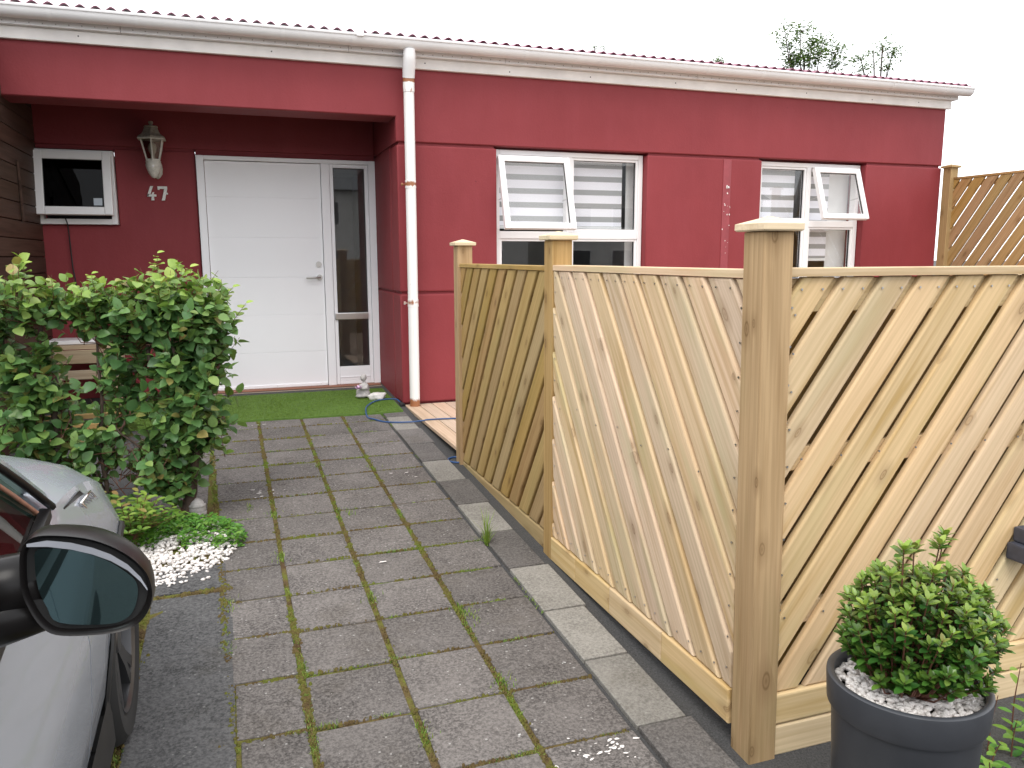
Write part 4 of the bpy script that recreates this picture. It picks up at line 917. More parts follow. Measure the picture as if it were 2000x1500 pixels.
def foliage(leaves, parent, mat, name='leaf', nobj=300, L=1., w=.8, heart=True, stuffname='foliage'):
    """leaves: list of (matrix, scale, age). The ones nearest the camera become single objects."""
    geo = leaf_geo(1., w, heart=heart)
    fwd = sorted(leaves, key=lambda q: -(q[1]/max(.5, (q[0].translation-CAM).length)) if q[3] else 1e9)
    single = fwd[:nobj]; rest = fwd[nobj:]
    meshes = {}
    for a in (0, 1, 2, 3):
        m = MB(); m.add(geo[0], geo[1], max(.001, a/3)); meshes[a] = m.mesh(name, mat, True)
    for mw, s_, age, vis in single:
        o = bpy.data.objects.new(name, meshes[min(3, int(age*3.99))]); put(o, parent, mw @ Matrix.Scale(s_, 4))
    m = MB()
    for mw, s_, age, vis in rest:
        q = mw @ Matrix.Scale(s_, 4); m.add([q @ Vector(v) for v in geo[0]], geo[1], max(.001, age))
    if rest: m.build(stuffname, mat, parent, True, kind='stuff')

# --- hedge: a clipped cotoneaster like row seen end-on
hd = thing('hedge', (-.28, -2.31, -.107), 'leafy green hedge with clipped flat top beside the white door and the path', 'hedge')
rh = random.Random(21)
# ellipsoids (centre, radii, twigs)
vols = [((-.30, -2.28, 1.06), (.31, .26, .18), 165), ((-.20, -2.30, .78), (.245, .25, .26), 135), ((-.24, -2.28, .46), (.21, .23, .24), 90), ((-.36, -2.30, .20), (.20, .22, .16), 75), ((-.12, -2.30, 1.00), (.16, .2, .18), 60),
        ((-.74, -2.30, 1.10), (.22, .24, .10), 56), ((-.58, -2.32, 1.04), (.20, .22, .11), 38), ((-1.08, -2.32, 1.10), (.26, .26, .20), 120), ((-1.50, -2.35, 1.05), (.3, .26, .22), 60),
        ((-1.08, -2.30, .74), (.24, .22, .24), 76), ((-.90, -2.3, .70), (.16, .22, .2), 40), ((-.95, -2.3, .42), (.22, .22, .2), 50), ((-.62, -2.30, .45), (.16, .18, .24), 34), ((-1.30, -2.3, .35), (.22, .25, .3), 60), ((-.88, -2.33, .20), (.30, .25, .16), 62), ((-.50, -2.3, .74), (.14, .2, .22), 50)]
stems = MB(); leaves = []
trunks = []
def trunk(p0, p1, r0, r1, bend=.04):
    p0, p1 = Vector(p0), Vector(p1); pts = []
    for i in range(9):
        t = i/8; pts.append(p0.lerp(p1, t)+Vector((noise.noise(Vector((t*2.3, p0.x*9, 1))), noise.noise(Vector((t*2.3, p0.x*9, 7))), 0))*bend*math.sin(t*3.1)*3)
    trunks.append(pts); return pts, [r0+(r1-r0)*i/8 for i in range(9)]
tm = MB()
for a in [((-.285, -2.31, -.12), (-.20, -2.28, .55), .034, .016), ((-.285, -2.31, .10), (-.40, -2.30, .85), .022, .009), ((-.26, -2.30, .2), (-.12, -2.30, .95), .016, .007), ((-.29, -2.33, .25), (-.30, -2.34, 1.05), .014, .006), ((-.25, -2.3, .3), (-.03, -2.26, .85), .010, .004),
          ((-.93, -2.3, -.12), (-.86, -2.30, .95), .026, .010), ((-.93, -2.31, .0), (-1.02, -2.3, .9), .018, .008), ((-.66, -2.34, -.1), (-.62, -2.32, .86), .013, .006), ((-.66, -2.34, .15), (-.50, -2.30, .55), .009, .004), ((-1.35, -2.3, -.1), (-1.2, -2.3, .9), .022, .01), ((-.64, -2.34, .1), (-.82, -2.3, .7), .008, .004),
          ((-.30, -2.31, .05), (-.58, -2.33, .45), .011, .004), ((-.30, -2.30, .15), (-.05, -2.32, .45), .010, .004)]:
    pts, rr_ = trunk(*a); tm.tube(pts, rr_, 8)
tm.build('trunk', M['bark'], hd, True)
tw = MB()
for (c, r_, n_) in vols:
    for _ in range(n_):
        while True:
            q = Vector((rh.uniform(-1, 1), rh.uniform(-1, 1), rh.uniform(-1, 1)))
            if .25 < q.length < 1: break
        if rh.random() < .14: q = q.normalized()*rh.uniform(1.05, 1.3)
        tip = Vector((c[0]+q.x*r_[0], c[1]+q.y*r_[1], c[2]+q.z*r_[2]))
        best = min((p for t_ in trunks for p in t_), key=lambda p: (p-tip).length+abs(p.z-(tip.z-.12))*.7)
        dirv = (tip-best).normalized()*.5+q*.5+Vector((0, 0, .35)); dirv.normalize()
        ln = rh.uniform(.10, .20); base = tip-dirv*ln
        if rh.random() < .55: tw.tube([best, best.lerp(base, .5)+Vector((rh.uniform(-.03, .03), rh.uniform(-.03, .03), rh.uniform(-.02, .03))), base], [.0035, .0028, .002], 4, False)
        n2 = rh.randint(5, 8)
        pts = [base+dirv*ln*i/3+Vector((0, 0, .02*(i/3)**2)) for i in range(4)]; tw.tube(pts, [.002, .0018, .0014, .001], 3, False)
        young = max(0, min(1, (tip.z-1.02)*3.0+rh.uniform(-.25, .25)))
        for i in range(n2):
            t = (i+.6)/n2; p = base+dirv*ln*t; a = i*2.4+rh.uniform(-.5, .5)
            sd_ = dirv.orthogonal().normalized(); sd_ = Matrix.Rotation(a, 3, dirv) @ sd_
            d = (sd_*.9+dirv*.45+Vector((rh.uniform(-.4, .4), -.2, rh.uniform(-.35, .5)))).normalized()
            s_ = rh.uniform(.044, .072)*(1 if tip.z < .9 else .9)
            upv = Vector((rh.uniform(-.9, .9), rh.uniform(-1.1, .3), 1.)).normalized()
            leaves.append((frame(p, d, upv), s_, max(0, min(1, young*.8+(t-.6)*.5+rh.uniform(-.15, .15))), p.y < -2.28 and -1.02 < p.x))
        # tip rosette
# shoot tops poking out
for (x, z, h) in [(-.33, 1.20, .10), (-.355, 1.20, .06), (-.17, 1.16, .07), (-.05, 1.10, .05), (-.62, 1.16, .04), (-.92, 1.20, .05), (-.06, .30, .10), (.0, 1.0, .07)]:
    p0 = Vector((x, -2.28, z-.08)); dv = Vector((rh.uniform(-.1, .15) if x < -.05 else .75, 0, 1)).normalized(); tw.tube([p0, p0+dv*(h+.08)], [.003, .001], 4, False)
    for i in range(9):
        t = (i+1)/9; p = p0+dv*(h+.08)*t; a = i*2.4
        d = Vector((math.cos(a), math.sin(a)-.3, .35)).normalized(); leaves.append((frame(p, d, Vector((0, -.4, 1))), rh.uniform(.042, .062)*(1.1-.35*t), .5+.5*t, True))
# bare twiggy nest low down
for _ in range(70):
    p = Vector((rh.uniform(-.62, -.36), -2.32+rh.uniform(-.1, .1), rh.uniform(.08, .33))); d = Vector((rh.uniform(-1, 1), rh.uniform(-.6, .4), rh.uniform(.0, .8))).normalized(); tw.tube([p, p+d*rh.uniform(.06, .16)], [.003, .001], 4, False)
tw.build('twigs', M['redstem'], hd, kind='stuff')
foliage(leaves, hd, M['hedge'], L=1, w=.82)
# --- low shrub between hedge and car
ls = thing('shrub', (-.75, -2.75, -.12), 'low yellow green shrub between the hedge and the silver car', 'shrub')
lv = []; tw = MB()
for (c, r_, n_) in [((-.80, -2.72, .10), (.30, .22, .17), 95), ((-.48, -2.70, .04), (.20, .2, .14), 55), ((-1.2, -2.75, .15), (.3, .25, .2), 60), ((-.42, -2.5, -.02), (.15, .15, .10), 25)]:
    for _ in range(n_):
        q = Vector((rh.gauss(0, .5), rh.gauss(0, .5), abs(rh.gauss(0, .6)))); q = q if q.length < 1 else q.normalized()
        tip = Vector((c[0]+q.x*r_[0], c[1]+q.y*r_[1], c[2]+q.z*r_[2])); dv = (q+Vector((0, 0, .3))).normalized(); tw.tube([tip-dv*.14, tip], [.0025, .001], 3, False)
        for i in range(7):
            t = i/6; a = i*2.4+rh.random(); d = (Vector((math.cos(a), math.sin(a), .35))).normalized(); lv.append((frame(tip-dv*.11*(1-t), d, Vector((rh.uniform(-.3, .3), -.4, 1))), rh.uniform(.03, .052), max(0, min(1, t*.4+q.z*.3-.2)), True))
tw.build('stems', M['redstem'], ls, kind='stuff'); foliage(lv, ls, M['lowshrub'], nobj=180, w=.5, heart=False)
# --- white pebbles and creeping ground cover at the hedge foot
pe = MB(); rp = random.Random(9)
tmpl = []
for k in range(6):
    bm = bmesh.new(); bmesh.ops.create_icosphere(bm, subdivisions=1, radius=1)
    for v in bm.verts: v.co *= 1+.35*noise.noise(v.co*1.5+Vector((k*7, 0, 0)))
    bm.verts.index_update(); tmpl.append(([v.co.copy() for v in bm.verts], [[v.index for v in f.verts] for f in bm.faces])); bm.free()
def pebble(mb, p, s_):
    v, f = rp.choice(tmpl); q = Matrix.Rotation(rp.uniform(0, 6.28), 3, 'Z') @ Matrix.Rotation(rp.uniform(-.6, .6), 3, 'X'); e = Vector((s_*rp.uniform(.8, 1.5), s_*rp.uniform(.6, 1.), s_*rp.uniform(.45, .8)))
    mb.add([Vector(p)+q @ Vector((c.x*e.x, c.y*e.y, c.z*e.z)) for c in v], f)
def inpoly(x, y, pl):
    r_ = False; j = len(pl)-1
    for i in range(len(pl)):
        if (pl[i][1] > y) != (pl[j][1] > y) and x < (pl[j][0]-pl[i][0])*(y-pl[i][1])/(pl[j][1]-pl[i][1])+pl[i][0]: r_ = not r_
        j = i
    return r_
bedpoly = [(-.50, -3.02), (-.42, -3.14), (-.28, -3.10), (-.15, -3.03), (-.06, -2.93), (-.02, -2.78), (-.04, -2.6), (-.12, -2.45), (-.3, -2.40), (-1.3, -2.4), (-1.3, -3.1)]
for _ in range(4200):
    x, y = rp.uniform(-1.2, 0), rp.uniform(-3.15, -2.4)
    if inpoly(x, y, bedpoly) and (x > -.62 or rp.random() < .3): pebble(pe, (x, y, SL*y+.022+rp.uniform(0, .02)), rp.uniform(.007, .014))
for _ in range(60):
    a = rp.uniform(0, 6.28); pebble(pe, (-.35+rp.gauss(0, .1), -3.12+rp.gauss(0, .03), -.113), rp.uniform(.005, .010))
tag(pe.build('pebbles', M['pebble'], None, True, kind='stuff'), 'white marble chips strewn at the foot of the hedge', 'pebbles')
bs = MB(); n_ = len(bedpoly); bs.add([(x, y, SL*y+.016) for x, y in bedpoly], [tuple(range(n_))]); bs.build('soil', M['soil'], None, kind='structure')
gc = MB(); rg = random.Random(4); lg = leaf_geo(1, .55, heart=False)
for _ in range(9000):
    x, y = rg.uniform(-.95, 0.02), rg.uniform(-3.0, -2.36)
    c = max(0, 1-((x+.35)/.36)**2-((y+2.58)/.20)**2)
    c = max(c, (1-((x+.06)/.08)**2-((y+2.72)/.16)**2))
    if c <= rg.random()*.35: continue
    if noise.noise(Vector((x*7, y*7, 2.))) < -.05 and y < -2.62: continue
    z = SL*y+.022+.075*min(1, c*2)*rg.random(); a = rg.uniform(0, 6.28)
    q = frame(Vector((x, y, z)), Vector((math.cos(a), math.sin(a), rg.uniform(-.1, .9))), Vector((rg.uniform(-.4, .4), -.3, 1))) @ Matrix.Scale(rg.uniform(.016, .034), 4)
    gc.add([q @ Vector(v) for v in lg[0]], lg[1], max(.001, rg.random()*.22))
tag(gc.build('ground_cover', M['cover'], None, True, kind='stuff'), 'fresh green ground cover spreading over the white chips', 'ground cover')

# --- potted shrub
PX, PY = 1.512, -5.345; PG = SL*PY+.011; PT = .262
pt = thing('plant_pot', (PX, PY, PG), 'dark grey round pot filled with pale pebbles in front of the fence', 'pot')
m = MB(); H = PT-PG
m.lathe([(.0, 0), (.138, 0), (.146, .01), (.170, H-.085), (.171, H-.082), (.178, H-.080), (.181, H-.074), (.185, H-.010), (.184, H-.003), (.180, H), (.172, H), (.167, H-.004), (.164, H-.06), (.155, H-.10), (0, H-.10)], 64, (PX, PY, PG)); m.build('pot_body', M['pot'], pt, 40)
m = MB(); m.lathe([(.0, H-.05), (.165, H-.052)], 32, (PX, PY, PG)); m.build('soil', M['soil'], pt)
m = MB()
for _ in range(1500):
    r_ = .160*math.sqrt(rp.random()); a = rp.uniform(0, 6.28); pebble(m, (PX+r_*math.cos(a), PY+r_*math.sin(a), PT-.042+rp.uniform(0, .016)+.012*math.cos(r_*9)), rp.uniform(.0065, .0115))
m.build('pebbles', M['pebble'], pt, True, kind='stuff')
sh = thing('potted_shrub', (PX, PY, PT-.04), 'small dense green shrub with bronze tips growing in the dark grey pot', 'shrub')
lv = []; tw = MB(); r5 = random.Random(77)
def rosette(tip, dv, n, s_, age, yy):
    for i in range(n):
        a = i*2.4+r5.random()*.6; t = i/n; sd_ = Matrix.Rotation(a, 3, dv) @ dv.orthogonal().normalized()
        d = (sd_*(.45+.6*(1-t))+dv*(.25+.8*t)).normalized(); lv.append((frame(tip-dv*.02*(1-t), d, dv), s_*(1.1-.35*t), max(0, min(1, .9*age*(.30+.9*t)+r5.uniform(-.1, .1))), yy))
base = Vector((PX-.01, PY, PT-.04))
for k in range(300):
    th = math.acos(1-r5.random()*1.62); ph = r5.uniform(0, 6.28); q = Vector((math.sin(th)*math.cos(ph), math.sin(th)*math.sin(ph), math.cos(th)))
    rad = r5.uniform(.55, 1.)**.6
    tip = Vector((PX+.022, PY-.01, PT+.130))+Vector((q.x*.195, q.y*.180, q.z*.165))*rad
    if tip.z < PT-.01: tip.z = PT-.01+r5.random()*.03
    dv = ((tip-base).normalized()*.6+Vector((0, 0, .75))).normalized()
    p1 = base.lerp(tip, .5)+Vector((q.x*.03, q.y*.03, -.01)); tw.tube([base+Vector((q.x*.01, q.y*.01, 0)), p1, tip], [.0035, .0024, .0014], 4, False)
    outer = rad > .78
    rosette(tip, dv, 9, r5.uniform(.024, .034), (.55 if tip.z > PT+.16 else .22) if outer else .05, outer and q.y < .4)
    for i in range(9):
        t = .35+.6*i/9; p = base.lerp(tip, t)+Vector((q.x*.02, q.y*.02, 0))*math.sin(t*3); a = i*2.4
        d = Vector((math.cos(a), math.sin(a), .3)).normalized(); lv.append((frame(p, d, Vector((0, -.2, 1))), r5.uniform(.022, .032), r5.uniform(0, .08), outer and q.y < 0))
for (dx, dy, h) in [(-.065, -.02, .345), (.045, -.02, .345), (.08, .0, .355), (.02, .03, .32), (-.10, -.02, .285), (.165, -.03, .20), (.19, .02, .16), (-.15, 0, .21), (.0, -.05, .29)]:
    tip = Vector((PX+dx, PY+dy, PT+h)); p1 = base.lerp(tip, .55)+Vector((dx*.15, 0, 0)); tw.tube([base, p1, tip], [.004, .0026, .0016], 5, False); dv = (tip-p1).normalized()
    rosette(tip, dv, 12, .034, .75, True)
    for i in range(8):
        p = p1.lerp(tip, .25+.7*i/8); a = i*2.4; lv.append((frame(p, Vector((math.cos(a), math.sin(a), .4)).normalized(), Vector((0, -.3, 1))), .023, .45, True))
tw.build('stems', M['redstem'], sh, kind='stuff'); foliage(lv, sh, M['potleaf'], w=.62, heart=False)
# --- weeds with yellow flowers at the right edge
wd = thing('flowering_weed', (2.22, -5.12, -.24), 'leafy weed with a small yellow flower to the right of the pot', 'plant')
lv = []; tw = MB()
for (x, y, h, n_) in [(2.25, -5.14, .19, 9), (2.17, -5.14, .14, 8), (2.06, -5.16, .10, 8), (2.12, -5.10, .20, 5), (2.30, -5.15, .13, 9), (2.02, -5.20, .09, 8), (2.36, -5.12, .16, 9), (2.20, -5.20, .09, 8), (2.28, -5.05, .25, 5), (1.98, -5.24, .06, 6)]:
    z0 = SL*y; dx = r5.uniform(-.04, .04); pts = [(x, y, z0), (x+dx*.4, y, z0+h*.5), (x+dx, y-.01, z0+h)]; tw.tube(pts, [.0025, .002, .0012], 5, False)
    for i in range(n_):
        t = (i+.5)/n_; a = i*2.4; p = Vector((x+dx*t, y, z0+h*t)); lv.append((frame(p, Vector((math.cos(a), math.sin(a), .35)).normalized(), Vector((0, -.3, 1))), r5.uniform(.035, .06), .35*t+.1, True))
tw.build('stems', M['redstem'], wd, kind='stuff'); foliage(lv, wd, M['cover'], w=.5, heart=False, nobj=90)
m = MB()
for k in range(9):
    a = k*.7; d = Vector((math.cos(a)*.6, math.sin(a)*.6-.3, .8)).normalized(); q = d.orthogonal().normalized()*.008; c0 = Vector((2.245, -5.12, -.045)); m.add([c0, c0+d*.014+q, c0+d*.026, c0+d*.014-q], [(0, 1, 2, 3)])
m.build('flower', M['bud'], wd)
# --- trees behind the house
def tree(name, base, crown, label, nleaf, ls_=.09, seed=1, lean=(0, 0)):
    """crown: list of (centre, radii)"""
    t = thing(name, base, label, 'tree', 'trees behind the house'); rt_ = random.Random(seed); tm = MB(); b = Vector(base)
    top = Vector(crown[0][0]); pts = [b.lerp(top, k/6)+Vector((noise.noise(Vector((k*.6, seed, 0))), 0, 0))*.15 for k in range(7)]
    tm.tube(pts, [.10-.09*k/6 for k in range(7)], 8)
    for c, r_ in crown: tm.tube([pts[4], pts[4].lerp(Vector(c), .5)+Vector((0, 0, .05)), Vector(c)], [.03, .018, .008], 5)
    cr_ = MB(); gl_ = leaf_geo(1, .6, heart=False)
    for c, r_ in crown:
        nt = max(8, int(nleaf*9*r_[0]*r_[2]))
        for _ in range(nt):
            while True:
                q = Vector((rt_.uniform(-1, 1), rt_.uniform(-1, 1), rt_.uniform(-1, 1)))
                if q.length < 1: break
            tip = Vector((c[0]+q.x*r_[0], c[1]+q.y*r_[1], c[2]+q.z*r_[2])); 
            if rt_.random() < .25: tm.tube([Vector(c), tip], [.006, .003], 3, False)
            for _ in range(7):
                p = tip+Vector((rt_.gauss(0, .07), rt_.gauss(0, .07), rt_.gauss(0, .06))); a = rt_.uniform(0, 6.28)
                mw = frame(p, Vector((math.cos(a), math.sin(a), rt_.uniform(-.6, .5))), Vector((rt_.uniform(-.5, .5), rt_.uniform(-.8, .3), 1))) @ Matrix.Scale(ls_*rt_.uniform(.7, 1.2), 4)
                cr_.add([mw @ Vector(v) for v in gl_[0]], gl_[1], .001)
    tm.build('trunk', M['bark'], t, True); cr_.build('crown', M['treeleaf'], t, kind='stuff')
tree('tree', (12.7, 9, 0), [((12.55, 9, 5.70), (.50, .5, .26)), ((12.0, 9, 6.22), (.12, .3, .16)), ((12.42, 9, 6.22), (.24, .4, .14)), ((12.12, 9, 5.95), (.16, .3, .14)), ((13.05, 9, 6.02), (.22, .4, .22)), ((12.75, 9, 6.02), (.2, .3, .10)), ((13.42, 9, 5.86), (.2, .3, .20)), ((13.5, 9, 5.6), (.2, .3, .12)), ((12.25, 9, 5.62), (.22, .4, .12))], 'larger airy green tree crown rising over the roof', 105, .082, 3)
tree('tree', (14.7, 9, 0), [((14.78, 9, 6.12), (.15, .3, .14)), ((15.05, 9, 5.98), (.20, .3, .14)), ((14.95, 9, 5.66), (.17, .3, .09)), ((14.15, 9, 5.80), (.20, .3, .10)), ((14.25, 9, 5.56), (.24, .3, .07)), ((14.5, 9, 6.0), (.08, .2, .05)), ((14.55, 9, 5.72), (.14, .3, .05))], 'smaller thin tree crown over the right part of the roof', 120, .075, 5)
tree('tree', (13.6, 14, 0), [((13.6, 14, 6.72), (.13, .2, .18))], 'tiny leafy treetop just peeking over the middle of the roof', 300, .07, 8)
tree('tree', (9.85, 14, 0), [((9.72, 14, 6.86), (.035, .05, .05)), ((9.99, 14, 6.88), (.035, .05, .05)), ((9.85, 14, 6.3), (.1, .1, .1))], 'two twig tips barely rising over the roof left of centre', 900, .05, 9)

# ------------------------------------------------------------------ the silver car at the left
CY = -5.2
car = thing('parked_car', (-1.25, -5.4, SL*-5.4), 'silver car at the left edge with black door mirror reflecting the street', 'car')
def hz(Y, h): return SL*Y+h
# side profile, (height, x) for a station Y
NOSE = -3.72
def side_x(Y, h):
    prof = [(.20, -.405), (.30, -.372), (.45, -.350), (.62, -.342), (.70, -.352), (.80, -.368), (.88, -.386), (.93, -.405)]
    for (h0, x0), (h1, x1) in zip(prof[:-1], prof[1:]):
        if h <= h1: k = (h-h0)/(h1-h0); x = x0+(x1-x0)*k; break
    else: x = prof[-1][1]
    t = max(0, (Y+4.25)/(NOSE+4.25)); x -= .10*max(0, t)**2.2
    if Y > -4.7: x -= .03*max(0, h-(belt(Y)-.12))/.12*min(1, (Y+4.7)/.4)
    return x
def belt(Y):
    if Y < -4.72: return .93+(Y+4.72)*.08
    t = (Y+4.72)/(NOSE+4.72); return .93-.12*t-.20*t**2.6
WY, WR = -4.15, .315
def body(y0, y1, n, name, hmin):
    m = MB(); rows_ = []
    for i in range(n+1):
        Y = y0+(y1-y0)*i/n; hb = belt(Y); lo = hmin(Y); hs_ = [lo+(hb-lo)*k/10 for k in range(11)]
        if lo < .62 < hb: # keep the crease sharp
            j = min(range(1, 10), key=lambda q: abs(hs_[q]-.62)); hs_[j] = .62
        rows_.append([(side_x(Y, h), Y, hz(Y, h)) for h in hs_])
    m.grid(rows_); m.grid([[(x-.02, y, z) for x, y, z in r_] for r_ in rows_][::-1])
    m.grid([[(x-.02, y, z) for x, y, z in rows_[0]], rows_[0]]); m.grid([rows_[-1], [(x-.02, y, z) for x, y, z in rows_[-1]]])
    return m.build(name, M['carpaint'], car, 22)
clad = lambda Y: .33
def arch(Y):
    d = abs(Y-WY); return max(.33, (math.sqrt(max(0, .348**2-d*d))+.315) if d < .348 else .33)
body(-7.6, -6.32, 8, 'rear_door', clad)
body(-6.31, -4.790, 14, 'front_door', clad)
fe = body(-4.782, NOSE, 30, 'front_fender', arch)
# cladding along sill and arch
m = MB(); rows_ = []
for i in range(20):
    Y = -7.6+(3.06)*i/19; rows_.append([(side_x(Y, .33)+.012, Y, hz(Y, .335)), (side_x(Y, .33)+.020, Y, hz(Y, .30)), (-.345, Y, hz(Y, .22)), (-.40, Y, hz(Y, .17)), (-.6, Y, hz(Y, .16))])
m.grid(rows_[::-1]); m.build('sill_cladding', M['carrough'], car, 35)
m = MB(); rows_ = []
for i in range(25):
    a = math.pi*(-.06+1.12*i/24); r0, r1 = .326, .352; row = []
    for r_, dx in ((r1, .003), (r1-.004, .010), (r0+.006, .012), (r0, .008), (r0-.002, -.12)):
        Y = WY+r_*math.cos(a); h = .315+r_*math.sin(a); row.append((side_x(Y, min(max(h, .3), .9))+dx, Y, hz(Y, h)))
    rows_.append(row)
m.grid(rows_); m.build('wheel_arch', M['carrough'], car, 35)
m = MB(); x1 = -.352
def wl_(prof): # lathe round X axis at wheel centre
    n_ = 40; v = []
    for r_, x in prof:
        for k in range(n_): a = 2*math.pi*k/n_; v.append((x, WY+r_*math.cos(a), hz(WY, WR)+r_*math.sin(a)))
    return v, [(i*n_+k, i*n_+(k+1) % n_, (i+1)*n_+(k+1) % n_, (i+1)*n_+k) for i in range(len(prof)-1) for k in range(n_)]
wh = bpy.data.objects.new('wheel', None); put(wh, car, Matrix.Translation((x1, WY, hz(WY, WR))))
m = MB().add(*wl_([(.225, x1-.01), (.240, x1+.002), (.285, x1+.004), (.305, x1-.012), (.313, x1-.03), (.313, x1-.19), (.28, x1-.21)])); m.build('tyre', M['tyre'], wh, 40)
m = MB().add(*wl_([(.226, x1-.008), (.222, x1-.002), (.212, x1-.012), (.205, x1-.12)])); 
for k in range(5):
    a = k*1.2566+.3; 
    for da in (-.16, .16):
        v = []
        for r_, xx, w_ in ((.045, x1-.028, .020), (.13, x1-.018, .016), (.214, x1-.010, .018)):
            aa = a+da*(r_/.214)*.9; c_ = Vector((xx, WY+r_*math.cos(aa), hz(WY, WR)+r_*math.sin(aa))); q = Vector((0, -math.sin(aa), math.cos(aa)))*w_; v += [c_-q, c_+q, c_+q*.9+Vector((-.03, 0, 0)), c_-q*.9+Vector((-.03, 0, 0))]
        m.add(v, [(0, 1, 5, 4), (1, 2, 6, 5), (3, 0, 4, 7), (4, 5, 9, 8), (5, 6, 10, 9), (7, 4, 8, 11)])
m.add(*wl_([(.0, x1-.018), (.04, x1-.02), (.055, x1-.035)])); m.build('rim', M['rim'], wh, 35)
m = MB().add(*wl_([(.0, x1-.13), (.2, x1-.12)])); m.build('brake_disc', M['carblack'], wh)
# bonnet: from the shoulder over to the other side
CX = -1.27
def over(Y, k):     # k 0..1 from right shoulder to left shoulder
    x0 = side_x(Y, belt(Y)); w_ = CX-x0; x = x0+2*w_*k; h = belt(Y)+(.07+.15*max(0, (Y+4.72)))*math.sin(math.pi*k)**.55; return (x, Y, hz(Y, h))
rows_ = [[over(-4.78+(NOSE+4.78)*i/16, k/20) for k in range(21)] for i in range(17)]
nose = [[(CX+(x-CX)*(1-.02*j), NOSE+.05*math.sin(j*.5), z-.07*j) for x, y, z in rows_[-1]] for j in range(1, 8)]
m = MB(); m.grid(rows_[::-1]); m.build('bonnet', M['carpaint'], car, 30)
m = MB(); m.grid(([rows_[-1]]+nose)[::-1]); m.build('front_bumper', M['carpaint'], car, 30)
# far side, windscreen, roof, pillars
m = MB(); rows_ = []
for i in range(12):
    Y = -7.6+(NOSE+7.6)*i/11; rows_.append([(2*CX-side_x(Y, h), Y, hz(Y, h)) for h in (.2, .45, .62, .8, .9)])
m.grid(rows_); m.build('left_side', M['carpaint'], car, 30)
def gl(Y, h): return -.415-(h-.93)*.42
A0 = Vector((-.405, -4.715, hz(-4.7, .935))); A1 = Vector((-.475, -4.93, hz(-4.93, 1.12))); A2 = Vector((-.60, -5.42, hz(-5.4, 1.44))); A3 = Vector((-.66, -6.0, hz(-6, 1.53))); A4 = Vector((-.66, -7.3, hz(-7.3, 1.5)))
pil = smooth_pts([A0, A1, A2, A3, A4], 5)
m = MB(); inn = [p+Vector((-.075, .07, .012)) if i < 12 else p+Vector((-.09, 0, .03)) for i, p in enumerate(pil)]
m.grid([pil, [p.lerp(q, .4)+Vector((.012, .0, .018)) for p, q in zip(pil, inn)], inn]); m.build('pillar', M['carpaint'], car, 50)
MB().tube([p+Vector((.001, -.004, -.004)) for p in pil], .0085, 6).build('window_trim', M['carblack'], car, True)
MB().tube([p+Vector((-.012, -.030, -.022)) for p in pil[:16]], .005, 6).build('window_trim', M['sillwood'], car, True)
m = MB(); top = [p+Vector((-.02, -.03, -.02)) for p in pil]; bot = [Vector((side_x(p.y, belt(p.y))-.015, min(p.y, -4.74), hz(p.y, belt(p.y)+.0))) for p in pil]
m.grid([bot, top]); m.build('side_window', M['carglass'], car, True)
m = MB(); m.grid([[q for q in inn[:14]], [Vector((2*CX-q.x, q.y, q.z+.0)) for q in inn[:14]]]); m.build('windscreen', M['carglass'], car, True)
m = MB(); m.grid([[q for q in inn[11:]], [Vector((CX, q.y, q.z+.05)) for q in inn[11:]], [Vector((2*CX-q.x, q.y, q.z)) for q in inn[11:]]]); m.build('roof', M['carpaint'], car, True)
bx('dashboard', (-2.1, -5.2, .50), (-.47, -4.75, .66), M['carblack'], car, .03)
bx('seat', (-.98, -6.3, .2), (-.52, -5.75, .45), M['carrough'], car, .06); bx('seat', (-.98, -6.45, .30), (-.54, -6.3, .98), M['carrough'], car, .05)
bx('floor', (-2.1, -7.6, -.02), (-.44, -4.6, .08), M['carrough'], car)
bx('inner_panel', (-.50, -7.5, .1), (-.43, -4.85, .66), M['carblack'], car)
# belt trim
m = MB(); 
rows_ = [[(side_x(Y, belt(Y))+.004, Y, hz(Y, belt(Y)-.028)), (side_x(Y, belt(Y))+.002, Y, hz(Y, belt(Y)+.012)), (side_x(Y, belt(Y))-.02, Y, hz(Y, belt(Y)+.014))] for Y in [-7.6+k*.19 for k in range(16)]]
m.grid(rows_[::-1]); m.build('window_trim', M['carblack'], car, 40)
# black vent ornament with chrome frame behind the bonnet edge
def patch(name, mat, pts, off, parent=car):
    c = sum((Vector(p) for p in pts), Vector())/len(pts); nrm = Vector((.8, -.2, .55)).normalized(); n_ = len(pts)
    o_ = MB(); o_.add([Vector(p)+nrm*off for p in pts]+[Vector(p)-nrm*.01 for p in pts], [tuple(range(n_)), tuple(range(n_, 2*n_))[::-1]]+[(k, n_+k, n_+(k+1) % n_, (k+1) % n_) for k in range(n_)]); return o_.build(name, mat, parent)
def sp_(Y, h, dx=0.): return (side_x(Y, h)+dx, Y, hz(Y, h))
patch('vent_panel', M['carblack'], [(-0.398, -4.637, 0.686), (-0.398, -4.422, 0.669), (-0.398, -4.186, 0.558), (-0.398, -4.267, 0.517), (-0.398, -4.509, 0.575)], .001)
fr_ = [(-0.396, -4.486, 0.646), (-0.396, -4.336, 0.636), (-0.396, -4.242, 0.589), (-0.396, -4.391, 0.597)]
MB().tube([Vector(q)+Vector((.010, 0, .006)) for q in fr_+fr_[:1]], .0032, 6).build('vent_frame', M['chrome'], car, True)
for k in range(4):
    t = (k+.8)/4.6; a_, b_, c_, d_ = (Vector(q)+Vector((.009, 0, .005)) for q in fr_); MB().tube([a_.lerp(b_, t), d_.lerp(c_, t)], .0022, 5).build('vent_bar', M['chrome'], car)
